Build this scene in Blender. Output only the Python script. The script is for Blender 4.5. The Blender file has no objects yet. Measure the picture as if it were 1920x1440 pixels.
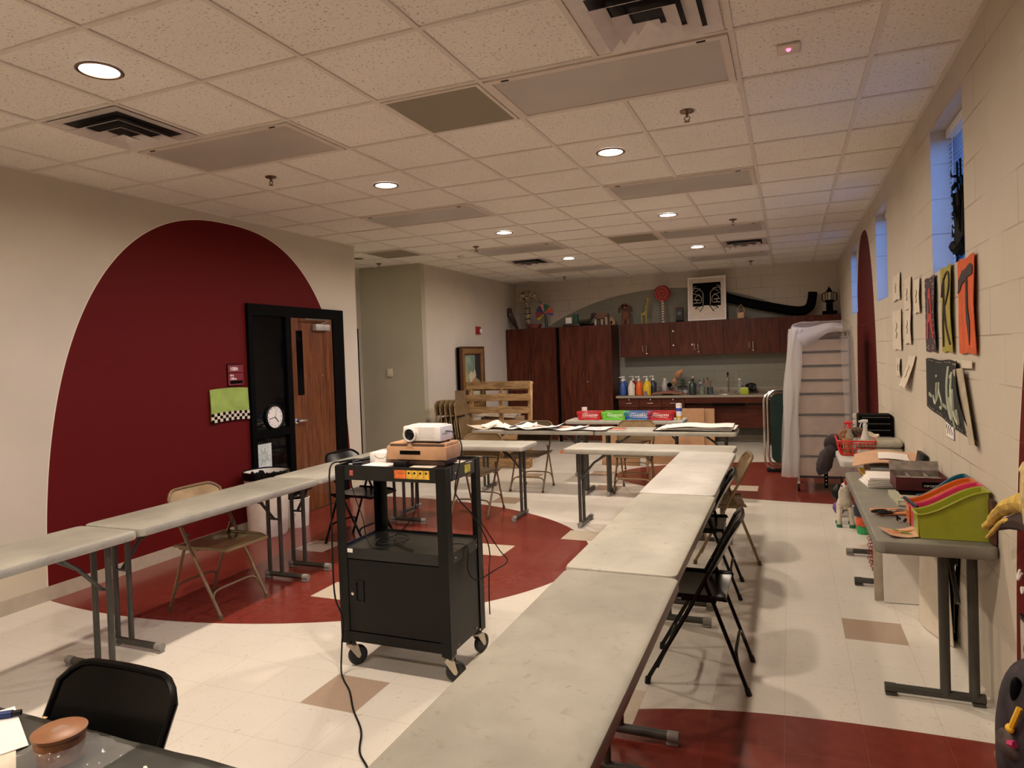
import bpy, bmesh, math, random
from mathutils import Vector, Matrix
random.seed(7)
PI = math.pi
SC = bpy.context.scene
COL = SC.collection

# ------------------------------------------------------------------ camera
CAM_H = 1.607
cam = bpy.data.cameras.new('camera')
camo = bpy.data.objects.new('camera', cam); COL.objects.link(camo)
cam.sensor_fit = 'HORIZONTAL'; cam.sensor_width = 36.0
cam.lens = 1275.53 / 1920 * 36.0
cam.shift_x = -0.0014; cam.shift_y = -0.0141
cam.clip_start = 0.05; cam.clip_end = 200
yaw, pit, rol = 0.384804, -0.0196125, -0.034657
fw = Vector((-math.sin(yaw)*math.cos(pit), math.cos(yaw)*math.cos(pit), math.sin(pit)))
r0 = Vector((math.cos(yaw), math.sin(yaw), 0)); u0 = r0.cross(fw)
rr = math.cos(rol)*r0 + math.sin(rol)*u0; uu = -math.sin(rol)*r0 + math.cos(rol)*u0
m = Matrix((rr, uu, -fw)).transposed().to_4x4(); m.translation = (0, 0, CAM_H)
camo.matrix_world = m
SC.camera = camo

# ------------------------------------------------------------------ exposure, world
SC.view_settings.view_transform = 'Standard'
SC.view_settings.look = 'None'
SC.view_settings.gamma = 1.0
SC.view_settings.use_curve_mapping = False
SC.view_settings.exposure = 0.03
w = bpy.data.worlds.new('dusk_sky'); SC.world = w; w.use_nodes = True
bg = w.node_tree.nodes['Background']
_nt = w.node_tree; _g = _nt.nodes.new('ShaderNodeTexCoord'); _s = _nt.nodes.new('ShaderNodeSeparateXYZ'); _r = _nt.nodes.new('ShaderNodeValToRGB')
_nt.links.new(_g.outputs['Generated'], _s.inputs[0]); _nt.links.new(_s.outputs[2], _r.inputs[0]); _nt.links.new(_r.outputs[0], bg.inputs[0])
_r.color_ramp.elements[0].position = 0.0; _r.color_ramp.elements[0].color = (.01, .015, .03, 1)
_r.color_ramp.elements[1].position = .08; _r.color_ramp.elements[1].color = (.07, .30, 1.0, 1)
bg.inputs[1].default_value = 15.0
LAMP_W = 33.0
LAMP_COL = (1.0, 0.835, 0.67)

# ------------------------------------------------------------------ room numbers
XR, XL, YB, HC = 0.80, -4.87, 12.475, 3.004
YREAR = -1.7
HX, HY0, HY1 = -4.947, 6.99, 8.722       # wall beyond the hallway opening
GX, GY, T2 = -1.4207, 3.7848, 0.6096      # ceiling grid origin and pitch

# ------------------------------------------------------------------ materials
MATS = {}
def nt_new(name):
    mt = bpy.data.materials.new(name); mt.use_nodes = True
    nt = mt.node_tree; b = nt.nodes['Principled BSDF']
    return mt, nt, b
def N(nt, typ, **kw):
    n = nt.nodes.new(typ)
    for k, v in kw.items():
        if k == 'op': n.operation = v
        else: setattr(n, k, v)
    return n
def math_(nt, op, a, b=None, c=None):
    n = nt.nodes.new('ShaderNodeMath'); n.operation = op
    for i, v in enumerate((a, b, c)):
        if v is None: continue
        if isinstance(v, (int, float)): n.inputs[i].default_value = v
        else: nt.links.new(v, n.inputs[i])
    return n.outputs[0]
def mixc(nt, fac, a, b):
    n = nt.nodes.new('ShaderNodeMix'); n.data_type = 'RGBA'
    for s, v in ((n.inputs[0], fac), (n.inputs[6], a), (n.inputs[7], b)):
        if isinstance(v, (int, float)): s.default_value = v
        elif isinstance(v, tuple): s.default_value = (*v, 1) if len(v) == 3 else v
        else: nt.links.new(v, s)
    return n.outputs[2]
def noise(nt, scale, detail=3, vec=None, dist=0):
    n = nt.nodes.new('ShaderNodeTexNoise'); n.inputs['Scale'].default_value = scale
    n.inputs['Detail'].default_value = detail; n.inputs['Distortion'].default_value = dist
    if vec is not None: nt.links.new(vec, n.inputs['Vector'])
    return n.outputs[0]
def ramp(nt, v, p0, p1):
    n = nt.nodes.new('ShaderNodeMapRange'); n.inputs[1].default_value = p0; n.inputs[2].default_value = p1
    nt.links.new(v, n.inputs[0]); return n.outputs[0]
def bump(nt, b, h, strength=.2, dist=.01):
    n = nt.nodes.new('ShaderNodeBump'); n.inputs['Strength'].default_value = strength
    n.inputs['Distance'].default_value = dist
    nt.links.new(h, n.inputs['Height']); nt.links.new(n.outputs[0], b.inputs['Normal'])
def geo(nt):
    g = nt.nodes.new('ShaderNodeNewGeometry'); s = nt.nodes.new('ShaderNodeSeparateXYZ')
    nt.links.new(g.outputs['Position'], s.inputs[0]); return g.outputs['Position'], s.outputs
def mat(name, c, rough=.6, metal=0., var=.10, scale=14., emit=None, alpha=1., spec=.5, bmp=0, coat=0, stretch=None):
    if name in MATS: return MATS[name]
    mt, nt, b = nt_new(name)
    tc = nt.nodes.new('ShaderNodeTexCoord'); vec = tc.outputs['Object']
    if stretch:
        mp = nt.nodes.new('ShaderNodeMapping'); mp.inputs['Scale'].default_value = stretch
        nt.links.new(vec, mp.inputs[0]); vec = mp.outputs[0]
    nz = noise(nt, scale, 4, vec)
    d = tuple(max(0, x*(1-var*1.6)) for x in c); l = tuple(min(1, x*(1+var)) for x in c)
    o = mixc(nt, ramp(nt, nz, .3, .7), d, l); nt.links.new(o, b.inputs['Base Color'])
    b.inputs['Roughness'].default_value = rough; b.inputs['Metallic'].default_value = metal
    b.inputs['Specular IOR Level'].default_value = spec
    if coat: b.inputs['Coat Weight'].default_value = coat
    if emit:
        b.inputs['Emission Color'].default_value = (*emit[0], 1); b.inputs['Emission Strength'].default_value = emit[1]
    if alpha < 1: b.inputs['Alpha'].default_value = alpha
    if bmp: bump(nt, b, nz, bmp, .01)
    MATS[name] = mt; return mt

def superellipse(nt, u, v, c, a, b, n, v0=0.):
    p = math_(nt, 'POWER', math_(nt, 'DIVIDE', math_(nt, 'ABSOLUTE', math_(nt, 'SUBTRACT', u, c)), a), n)
    q = math_(nt, 'POWER', math_(nt, 'DIVIDE', math_(nt, 'ABSOLUTE', math_(nt, 'SUBTRACT', v, v0)), b), n)
    return math_(nt, 'LESS_THAN', math_(nt, 'ADD', p, q), 1.0)

WALLC = (.56, .50, .41)
REDW = (.105, .0065, .0065)
def wall_mat(name, axis, murals, cmu, base=WALLC):
    mt, nt, b = nt_new(name)
    pos, s = geo(nt); u = s[1] if axis == 'y' else s[0]; v = s[2]
    nz = noise(nt, 2.2, 4, pos)
    col = mixc(nt, ramp(nt, nz, .3, .7), tuple(x*.95 for x in base), tuple(min(1, x*1.04) for x in base))
    for (c, a, bb, n, rgb) in murals:
        f = superellipse(nt, u, v, c, a, bb, n)
        f2 = superellipse(nt, u, v, c, a+.008, bb+.008, n)
        if rgb[0] < .3 and rgb[0] > rgb[1]*3: col = mixc(nt, f2, col, (.70, .62, .5))
        col = mixc(nt, f, col, rgb)
    b.inputs['Roughness'].default_value = .62; b.inputs['Specular IOR Level'].default_value = .10
    if cmu:
        cb = nt.nodes.new('ShaderNodeCombineXYZ'); nt.links.new(u, cb.inputs[0]); nt.links.new(v, cb.inputs[1])
        br = nt.nodes.new('ShaderNodeTexBrick'); nt.links.new(cb.outputs[0], br.inputs['Vector'])
        br.inputs['Scale'].default_value = 1; br.inputs['Brick Width'].default_value = .4064
        br.inputs['Row Height'].default_value = .2032; br.inputs['Mortar Size'].default_value = .004
        br.inputs['Mortar Smooth'].default_value = .3; br.offset = .5
        inv = math_(nt, 'SUBTRACT', 1.0, br.outputs['Fac'])
        fine = noise(nt, 120, 3, pos)
        h = math_(nt, 'ADD', inv, math_(nt, 'MULTIPLY', fine, .18))
        bump(nt, b, h, .32, .005)
        crk = math_(nt, 'MULTIPLY', br.outputs['Fac'], math_(nt, 'MULTIPLY', ramp(nt, noise(nt, 1.7, 2, pos), .42, .6), .5))
        col = mixc(nt, crk, col, (.16, .10, .06))
    else:
        bump(nt, b, noise(nt, 90, 3, pos), .12, .003)
    nt.links.new(col, b.inputs['Base Color'])
    return mt
M_WL = wall_mat('painted_drywall_with_red_arch', 'y', [(4.965, 1.80, 2.943, 2.45, REDW)], False)
M_WH = wall_mat('painted_drywall', 'y', [], False)
M_WS = wall_mat('drywall_in_hall_light', 'x', [], False, (.42, .39, .29))  # same paint; the hall's dimmer greenish light is put into this colour
M_WR = wall_mat('painted_block_with_red_arches', 'y', [(8.52, 1.08, 2.86, 2.6, (.085, .007, .007)), (1.32, 1.86, 2.94, 2.45, REDW)], True)
M_WB = wall_mat('painted_block_with_sage_arch', 'x', [(-2.05, 3.62, 2.74, 2., (.265, .262, .215))], True, (.62, .55, .45))
M_WX = wall_mat('painted_block', 'x', [], True)

def floor_mat():
    mt, nt, b = nt_new('vinyl_floor_tiles')
    pos, s = geo(nt); x, y = s[0], s[1]
    TX, TY = .24-.3048*20, .0
    # tile lines
    def line(v, off):
        m_ = math_(nt, 'FRACT', math_(nt, 'DIVIDE', math_(nt, 'SUBTRACT', v, off), .3048))
        d = math_(nt, 'ABSOLUTE', math_(nt, 'SUBTRACT', m_, .5))
        return math_(nt, 'GREATER_THAN', d, .4965)
    ln = math_(nt, 'MAXIMUM', line(x, FX), line(y, FY))
    fleck = noise(nt, 38, 6, pos, 1.2); big = noise(nt, 1.2, 3, pos)
    cream = mixc(nt, ramp(nt, big, .3, .7), (.66, .62, .55), (.74, .70, .63))
    cream = mixc(nt, math_(nt, 'MULTIPLY', ramp(nt, fleck, .62, .72), .45), cream, (.40, .30, .20))
    red = mixc(nt, ramp(nt, noise(nt, 16, 5, pos), .3, .7), (.165, .026, .018), (.205, .035, .024))
    red = mixc(nt, math_(nt, 'MULTIPLY', ramp(nt, fleck, .66, .80), .10), red, (.45, .2, .15))
    e = superellipse(nt, x, y, -4.2, 2.70, 1.88, 2., 4.99)
    e2 = superellipse(nt, x, y, .8, 2.30, 1.87, 3., 1.31)
    e3 = superellipse(nt, x, y, .5, 2.65, 1.33, 2., 8.87)
    f = math_(nt, 'MAXIMUM', math_(nt, 'MAXIMUM', e, e2), e3)
    col = mixc(nt, f, cream, red)
    def rects(col, lst, rgb):
        acc = None
        for (x0, x1, y0, y1) in lst:
            a = math_(nt, 'LESS_THAN', math_(nt, 'ABSOLUTE', math_(nt, 'SUBTRACT', x, (x0+x1)/2)), (x1-x0)/2)
            c_ = math_(nt, 'LESS_THAN', math_(nt, 'ABSOLUTE', math_(nt, 'SUBTRACT', y, (y0+y1)/2)), (y1-y0)/2)
            t = math_(nt, 'MULTIPLY', a, c_); acc = t if acc is None else math_(nt, 'MAXIMUM', acc, t)
        tone = mixc(nt, ramp(nt, fleck, .3, .7), tuple(v*.92 for v in rgb), rgb)
        return mixc(nt, acc, col, tone)
    t = .3048
    def q(i, j, w_=1, h_=1):   # tile-index rectangle
        return (FX+i*t, FX+(i+w_)*t, FY+j*t, FY+(j+h_)*t)
    col = rects(col, [q(*a) for a in BROWN], (.42, .315, .235))
    col = rects(col, [q(*a) for a in CREAM_IN_RED], (.62, .54, .43))
    col = mixc(nt, math_(nt, 'MULTIPLY', ln, .35), col, (.22, .15, .10))
    scuff = noise(nt, 3.5, 6, pos, .6)
    rg = nt.nodes.new('ShaderNodeMapRange'); nt.links.new(scuff, rg.inputs[0])
    rg.inputs[3].default_value = .13; rg.inputs[4].default_value = .30
    nt.links.new(rg.outputs[0], b.inputs['Roughness'])
    nt.links.new(col, b.inputs['Base Color']); b.inputs['Specular IOR Level'].default_value = .55
    bump(nt, b, math_(nt, 'ADD', math_(nt, 'MULTIPLY', ln, -.6), math_(nt, 'MULTIPLY', noise(nt, 4, 1, pos), .4)), .03, .003)
    return mt
FX, FY = .25, 4.085
BROWN = [(0, 0), (-8, -5), (-11, 9), (-12, 14), (-16, 13), (-8, 12), (-5, 18), (-14, 19), (-9, 15), (-3, -13), (-9, -11), (2, 22)]
CREAM_IN_RED = [(-11, -1), (-7, 5), (-14, 2), (-9, 3), (-4, -4), (-3, 13)]
M_FLOOR = floor_mat()

def ceil_mat():
    mt, nt, b = nt_new('fissured_ceiling_tile')
    pos, s = geo(nt)
    nz = noise(nt, 85, 3, pos, .8); f = ramp(nt, nz, .60, .68)
    big = noise(nt, 1.6, 2, pos)
    col = mixc(nt, ramp(nt, big, .3, .7), (.78, .735, .66), (.83, .785, .71))
    col = mixc(nt, math_(nt, 'MULTIPLY', f, .7), col, (.22, .17, .12))
    nt.links.new(col, b.inputs['Base Color']); b.inputs['Roughness'].default_value = .9
    bump(nt, b, math_(nt, 'MULTIPLY', f, -1.), .4, .004); return mt
M_CEIL = ceil_mat()
M_TBAR = mat('ceiling_grid_paint', (.68, .62, .55), .5, var=.03)
M_LENS = mat('prismatic_lens', (.47, .43, .385), .35, var=.05, scale=3)
M_FRAMEW = mat('fixture_white', (.66, .58, .50), .4, var=.04)
M_PERF = mat('perforated_grey', (.25, .215, .155), .6, var=.06, scale=200)
M_DARK = mat('duct_dark', (.012, .012, .013), .7)
M_EMIT = mat('lamp_lens', (1, .96, .9), .4, emit=((1, .93, .86), 9.0), var=0)
M_STEELD = mat('sprinkler_bronze', (.20, .13, .09), .35, .8)
M_CHROME = mat('chrome', (.75, .73, .70), .18, 1., var=.05)
M_RED = mat('red_enamel', (.30, .012, .02), .4)
M_WHITE = mat('white_plastic', (.80, .76, .70), .4, var=.04)
M_IVORY = mat('ivory_plastic', (.66, .58, .44), .45, var=.04)
M_BLACK = mat('black_paint', (.003, .003, .003), .6, var=.2, spec=.04)
M_BLACKM = mat('black_metal', (.0065, .0062, .0058), .38, .0, var=.15, spec=.22)
M_BPL = mat('black_plastic', (.007, .007, .0075), .45, spec=.25)
M_BASE = mat('grey_vinyl_cove', (.40, .345, .275), .5, var=.05)
M_TABLE = None
def table_mat(name, c, mark=1.):
    mt, nt, b = nt_new(name)
    tc = nt.nodes.new('ShaderNodeTexCoord'); v = tc.outputs['Object']
    nz = noise(nt, 4.5, 5, v, .4); sm = noise(nt, 23, 4, v, .9); fine = noise(nt, 260, 2, v)
    col = mixc(nt, ramp(nt, nz, .32, .66), tuple(x*.74 for x in c), c)
    sp = noise(nt, 55, 3, v, .6)
    col = mixc(nt, math_(nt, 'MULTIPLY', ramp(nt, sm, .60, .72), .30*mark), col, (.16, .125, .08))
    col = mixc(nt, math_(nt, 'MULTIPLY', ramp(nt, sp, .74, .78), .55*mark), col, (.07, .05, .03))
    nt.links.new(col, b.inputs['Base Color']); b.inputs['Roughness'].default_value = .46; b.inputs['Specular IOR Level'].default_value = .35
    bump(nt, b, math_(nt, 'ADD', fine, math_(nt, 'MULTIPLY', nz, 1.5)), .08, .004); return mt
M_TABLE = table_mat('grey_white_blow_moulded_plastic', (.47, .45, .385))
M_TABLE1 = table_mat('worn_grey_blow_moulded_plastic', (.325, .305, .25), 1.2)
M_TABLE2 = table_mat('stained_cream_blow_moulded_plastic', (.43, .41, .34))
M_TABLE3 = table_mat('dull_grey_blow_moulded_plastic', (.37, .355, .30))
M_TABLEG = table_mat('grey_blow_moulded_plastic', (.23, .22, .18), .3)
M_TABLEW = table_mat('pale_blow_moulded_plastic', (.56, .54, .50), .2)
M_LEG = mat('grey_powder_coat', (.060, .058, .050), .4, .2, var=.1)
M_CAP = mat('grey_cap', (.28, .26, .24), .5)
M_TAN = mat('tan_chair_metal', (.22, .145, .07), .3, .35, var=.08, coat=.4)
M_TANL = mat('tan_chair_tube', (.25, .17, .09), .3, .5, var=.08)
M_RUB = mat('brown_rubber', (.10, .06, .03), .7)
def wood(name, c1, c2, rough=.35, sx=(14, 14, 1.2), coat=.25):
    mt, nt, b = nt_new(name)
    tc = nt.nodes.new('ShaderNodeTexCoord'); mp = nt.nodes.new('ShaderNodeMapping')
    mp.inputs['Scale'].default_value = sx; nt.links.new(tc.outputs['Object'], mp.inputs[0])
    n1 = noise(nt, 1.6, 8, mp.outputs[0], 1.2); n2 = noise(nt, 9, 4, mp.outputs[0], .4)
    f = math_(nt, 'ADD', math_(nt, 'MULTIPLY', n1, .75), math_(nt, 'MULTIPLY', n2, .25))
    nt.links.new(mixc(nt, ramp(nt, f, .38, .62), c1, c2), b.inputs['Base Color'])
    b.inputs['Roughness'].default_value = rough; b.inputs['Coat Weight'].default_value = coat; b.inputs['Specular IOR Level'].default_value = .22
    bump(nt, b, f, .08, .003); return mt
M_DOOR = wood('walnut_veneer_door', (.085, .026, .010), (.19, .068, .025), sx=(4, 12, 1.1))
M_CAB = wood('mahogany_laminate', (.046, .0095, .0045), (.105, .025, .012), .38, sx=(10, 10, 1.0), coat=.05)
M_CABD = wood('mahogany_laminate_drawer', (.060, .013, .007), (.10, .024, .012), .38, sx=(2, 10, 10), coat=.05)
M_PALLET = wood('rough_pine', (.20, .115, .05), (.42, .27, .13), .8, sx=(2, 8, 12), coat=0)
M_PALLETS = wood('rough_pine_stringer', (.32, .18, .075), (.60, .38, .18), .8, sx=(12, 8, 2), coat=0)
M_BOARD = wood('wood_board', (.14, .05, .022), (.25, .10, .05), .5, sx=(2, 10, 10))
M_LWOOD = wood('light_wood', (.40, .23, .12), (.58, .36, .2), .6)
M_CARD = mat('cardboard', (.50, .285, .15), .8, var=.06)
M_KRAFT = mat('kraft_paper', (.56, .33, .20), .75, var=.06)
M_PAPER = mat('white_paper', (.80, .76, .72), .7, var=.03)
M_PAPERW = mat('cream_paper', (.66, .58, .47), .75, var=.05)
M_LAM = mat('counter_laminate', (.30, .255, .20), .4, var=.08, scale=80)
M_GLASSD = mat('dark_glass', (.002, .002, .003), .04, spec=.35, var=.0)

# ------------------------------------------------------------------ mesh helper
class MB:
    def __init__(s): s.bm = bmesh.new(); s.mi = 0
    def _fin(s, verts):
        fs = set()
        for v in verts:
            for f in v.link_faces: fs.add(f)
        for f in fs: f.material_index = s.mi
    def box(s, c, d, rot=None, bev=0, seg=2):
        r = bmesh.ops.create_cube(s.bm, size=1.0); vs = r['verts']
        bmesh.ops.scale(s.bm, vec=d, verts=vs)
        if bev:
            es = list({e for v in vs for e in v.link_edges})
            o = bmesh.ops.bevel(s.bm, geom=es, offset=min(bev, min(d)*.49), segments=seg, affect='EDGES', profile=.5)
            vs = list({v for f in o['faces'] for v in f.verts} | {v for v in vs if v.is_valid})
            # collect whole island
            seen = set(vs); st = list(vs)
            while st:
                v = st.pop()
                for e in v.link_edges:
                    ov = e.other_vert(v)
                    if ov not in seen: seen.add(ov); st.append(ov)
            vs = list(seen)
        M = Matrix.Translation(Vector(c))
        if rot is not None:
            if isinstance(rot, (int, float)): rot = Matrix.Rotation(rot, 4, 'Z')
            elif isinstance(rot, tuple): rot = (Matrix.Rotation(rot[2], 4, 'Z') @ Matrix.Rotation(rot[1], 4, 'Y') @ Matrix.Rotation(rot[0], 4, 'X'))
            M = M @ rot
        bmesh.ops.transform(s.bm, matrix=M, verts=vs); s._fin(vs); return s
    def b2(s, x0, x1, y0, y1, z0, z1, bev=0):
        return s.box(((x0+x1)/2, (y0+y1)/2, (z0+z1)/2), (abs(x1-x0), abs(y1-y0), abs(z1-z0)), None, bev)
    def tube(s, pts, r, seg=8, caps=True, closed=False):
        pts = [Vector(p) for p in pts]; n = len(pts); rings = []
        rad = r if isinstance(r, (list, tuple)) else [r]*n
        up = None
        for i, p in enumerate(pts):
            if closed: t = pts[(i+1) % n] - pts[i-1]
            else: t = pts[min(i+1, n-1)] - pts[max(i-1, 0)]
            if t.length < 1e-9: t = Vector((0, 0, 1))
            t.normalize()
            if up is None: up = Vector((0, 0, 1)) if abs(t.z) < .9 else Vector((1, 0, 0))
            a = t.cross(up)
            if a.length < 1e-4: a = t.orthogonal()
            a.normalize(); b_ = a.cross(t).normalized(); up = b_
            rings.append([s.bm.verts.new(p + rad[i]*(math.cos(2*PI*k/seg)*a + math.sin(2*PI*k/seg)*b_)) for k in range(seg)])
        m_ = n if closed else n-1
        for i in range(m_):
            A, B = rings[i], rings[(i+1) % n]
            for k in range(seg):
                f = s.bm.faces.new((A[k], A[(k+1) % seg], B[(k+1) % seg], B[k])); f.material_index = s.mi
        if caps and not closed:
            for R_ in (rings[0][::-1], rings[-1]):
                f = s.bm.faces.new(R_); f.material_index = s.mi
        return s
    def cyl(s, a, b_, r, seg=16): return s.tube([a, b_], r, seg)
    def lathe(s, c, prof, seg=20, axis=None):
        rings = []; R_ = Matrix.Identity(3)
        if axis is not None: R_ = Vector((0, 0, 1)).rotation_difference(Vector(axis)).to_matrix()
        for (r, z) in prof:
            rings.append([s.bm.verts.new(Vector(c) + R_ @ Vector((r*math.cos(2*PI*k/seg), r*math.sin(2*PI*k/seg), z))) for k in range(seg)])
        for i in range(len(rings)-1):
            A, B = rings[i], rings[i+1]
            for k in range(seg):
                f = s.bm.faces.new((A[k], A[(k+1) % seg], B[(k+1) % seg], B[k])); f.material_index = s.mi
        for R2, rad in ((rings[0][::-1], prof[0][0]), (rings[-1], prof[-1][0])):
            if rad > 1e-4:
                f = s.bm.faces.new(R2); f.material_index = s.mi
        return s
    def plate(s, O, U, V, pts, th):
        """flat outline pts (u,v) at O, extruded by th along U x V"""
        O, U, V = Vector(O), Vector(U).normalized(), Vector(V).normalized(); W = U.cross(V)
        a = [s.bm.verts.new(O+U*p[0]+V*p[1]) for p in pts]
        b_ = [s.bm.verts.new(O+U*p[0]+V*p[1]+W*th) for p in pts]
        n = len(pts); fs = [s.bm.faces.new(a[::-1]), s.bm.faces.new(b_)]
        for i in range(n): fs.append(s.bm.faces.new((a[i], a[(i+1) % n], b_[(i+1) % n], b_[i])))
        for f in fs: f.material_index = s.mi
        return s
    def sheet(s, fn, nu, nv, th=.001):
        """parametric sheet fn(u,v)->point, closed with thickness"""
        P = [[Vector(fn(i/nu, j/nv)) for j in range(nv+1)] for i in range(nu+1)]
        def nrm(i, j):
            a = P[min(i+1, nu)][j]-P[max(i-1, 0)][j]; b_ = P[i][min(j+1, nv)]-P[i][max(j-1, 0)]
            c = a.cross(b_); return c.normalized() if c.length > 1e-12 else Vector((0, 0, 1))
        A = [[s.bm.verts.new(P[i][j]) for j in range(nv+1)] for i in range(nu+1)]
        B = [[s.bm.verts.new(P[i][j]+nrm(i, j)*th) for j in range(nv+1)] for i in range(nu+1)]
        def F(*v):
            try: f = s.bm.faces.new(v); f.material_index = s.mi
            except ValueError: pass
        for i in range(nu):
            for j in range(nv):
                F(A[i][j], A[i][j+1], A[i+1][j+1], A[i+1][j]); F(B[i][j], B[i+1][j], B[i+1][j+1], B[i][j+1])
        for i in range(nu): F(A[i][0], A[i+1][0], B[i+1][0], B[i][0]); F(A[i][nv], B[i][nv], B[i+1][nv], A[i+1][nv])
        for j in range(nv): F(A[0][j], B[0][j], B[0][j+1], A[0][j+1]); F(A[nu][j], A[nu][j+1], B[nu][j+1], B[nu][j])
        return s
    def ball(s, c, r, sc=(1, 1, 1), sub=2):
        o = bmesh.ops.create_icosphere(s.bm, subdivisions=sub, radius=r); vs = o['verts']
        bmesh.ops.scale(s.bm, vec=sc, verts=vs); bmesh.ops.translate(s.bm, vec=c, verts=vs); s._fin(vs); return s
    def jitter(s, a, f=7.0):
        from mathutils import noise as nz
        for v in s.bm.verts: v.co += nz.noise_vector(v.co*f)*a
        return s
    def build(s, name, mats, parent=None, loc=(0, 0, 0), rotz=0, smooth=True, ang=35):
        bmesh.ops.recalc_face_normals(s.bm, faces=s.bm.faces[:])
        me = bpy.data.meshes.new(name); s.bm.to_mesh(me); s.bm.free()
        for mm in (mats if isinstance(mats, (list, tuple)) else [mats]): me.materials.append(mm)
        if smooth:
            me.polygons.foreach_set('use_smooth', [True]*len(me.polygons))
            me.set_sharp_from_angle(angle=math.radians(ang))
        o = bpy.data.objects.new(name, me); COL.objects.link(o)
        o.location = loc; o.rotation_euler = (0, 0, rotz)
        if parent: o.parent = parent
        return o

def rrect(w_, h_, r, n=5, cx=0, cy=0):
    pts = []
    for (sx, sy, a0) in ((1, 1, 0), (-1, 1, 90), (-1, -1, 180), (1, -1, 270)):
        for k in range(n+1):
            a = math.radians(a0+90*k/n)
            pts.append((cx+sx*(w_/2-r)+r*math.cos(a), cy+sy*(h_/2-r)+r*math.sin(a)))
    return pts
def arc(c, r, a0, a1, n, plane='xz', y=0):
    o = []
    for k in range(n+1):
        a = math.radians(a0+(a1-a0)*k/n); o.append((c[0]+r*math.cos(a), c[1]+r*math.sin(a)))
    return o
def smooth(pts, k=4):
    pts = [Vector(p) for p in pts]; out = []
    for i in range(len(pts)-1):
        p0, p1, p2, p3 = pts[max(i-1, 0)], pts[i], pts[i+1], pts[min(i+2, len(pts)-1)]
        for j in range(k):
            t = j/k
            out.append(.5*((2*p1)+(-p0+p2)*t+(2*p0-5*p1+4*p2-p3)*t*t+(-p0+3*p1-3*p2+p3)*t**3))
    out.append(pts[-1]); return out
def thing(name, label, cat, loc=(0, 0, 0), rotz=0, group=None):
    o = bpy.data.objects.new(name, None); COL.objects.link(o); o.empty_display_size = .1
    o.location = loc; o.rotation_euler = (0, 0, rotz); o['label'] = label; o['category'] = cat
    if group: o['group'] = group
    return o
def tag(o, label, cat, group=None):
    o['label'] = label; o['category'] = cat
    if group: o['group'] = group
    return o
def struct(o): o['kind'] = 'structure'; return o
def dup(o, loc=None, rotz=None, label=None, parent=None):
    c = o.copy(); COL.objects.link(c)
    if parent: c.parent = parent
    if loc is not None: c.location = loc
    if rotz is not None: c.rotation_euler = (0, 0, rotz)
    if label: c['label'] = label
    for ch in [x for x in list(COL.objects) if x.parent == o]: dup(ch, parent=c)
    return c
def text(s, size, parent, m, O, U, V, ext=.001, name='lettering', align='CENTER', bold=0):
    cu = bpy.data.curves.new('t', 'FONT'); cu.body = s; cu.size = size; cu.extrude = ext
    cu.align_x = align; cu.align_y = 'CENTER'; cu.resolution_u = 3; cu.offset = bold
    t = bpy.data.objects.new('t', cu); COL.objects.link(t)
    bpy.context.view_layer.update()
    me = bpy.data.meshes.new_from_object(t.evaluated_get(bpy.context.evaluated_depsgraph_get()))
    bpy.data.objects.remove(t); bpy.data.curves.remove(cu)
    me.materials.clear(); me.materials.append(m); me.name = name
    U, V = Vector(U).normalized(), Vector(V).normalized(); W = U.cross(V)
    M = Matrix((U, V, W)).transposed().to_4x4(); M.translation = Vector(O); me.transform(M)
    o = bpy.data.objects.new(name, me); COL.objects.link(o)
    if parent: o.parent = parent
    return o

# ------------------------------------------------------------------ ROOM SHELL
X2 = -6.0   # hallway end
struct(MB().b2(-6.4, 1.0, YREAR-.2, YB+.2, -.1, 0).build('floor', M_FLOOR))
struct(MB().b2(-6.4, 1.0, YREAR-.2, YB+.2, HC+.008, HC+.1).build('ceiling', M_CEIL))
struct(MB().b2(XL-.15, XL, YREAR, HY0, 0, HC+.008).build('wall_left', M_WL, smooth=False))
mb = MB(); mb.b2(X2, HX, HY1, HY1+.12, 0, HC+.008)
struct(mb.build('wall_hall_far', M_WS, smooth=False))
struct(MB().b2(HX-.12, HX, HY1+.12, YB, 0, HC+.008).build('wall_left_back', M_WH, smooth=False))
struct(MB().b2(X2-.15, X2, HY0-.3, HY1+.12, 0, HC+.008).build('wall_hall_end', M_WH, smooth=False))
struct(MB().b2(X2, XL-.15, HY0-.15, HY0, 0, HC+.008).build('wall_hall_near', M_WH, smooth=False))
struct(MB().b2(-5.1, 1.0, YB, YB+.15, 0, HC+.008).build('wall_back', M_WB, smooth=False))
struct(MB().b2(XL-.15, 1.0, YREAR-.15, YREAR, 0, HC+.008).build('wall_rear', M_WX, smooth=False))
WIN = [(3.87, 4.655), (6.60, 7.36), (9.33, 10.09), (1.1, 1.9)]
WZ0, WZ1 = 2.005, 2.835
mb = MB(); th = .20
mb.b2(XR, XR+th, YREAR, YB+.1, 0, WZ0); mb.b2(XR, XR+th, YREAR, YB+.1, WZ1, HC+.008)
ys = sorted(WIN); prev = YREAR
for a, b_ in ys: mb.b2(XR, XR+th, prev, a, WZ0, WZ1); prev = b_
mb.b2(XR, XR+th, prev, YB+.1, WZ0, WZ1)
struct(mb.build('wall_right', M_WR, smooth=False))
M_SLAT = mat('white_blind_slat', (.30, .33, .38), .45, var=.03)
M_GLASS = mat('window_glass', (.9, .95, 1), .02, alpha=.12, var=0)
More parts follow.
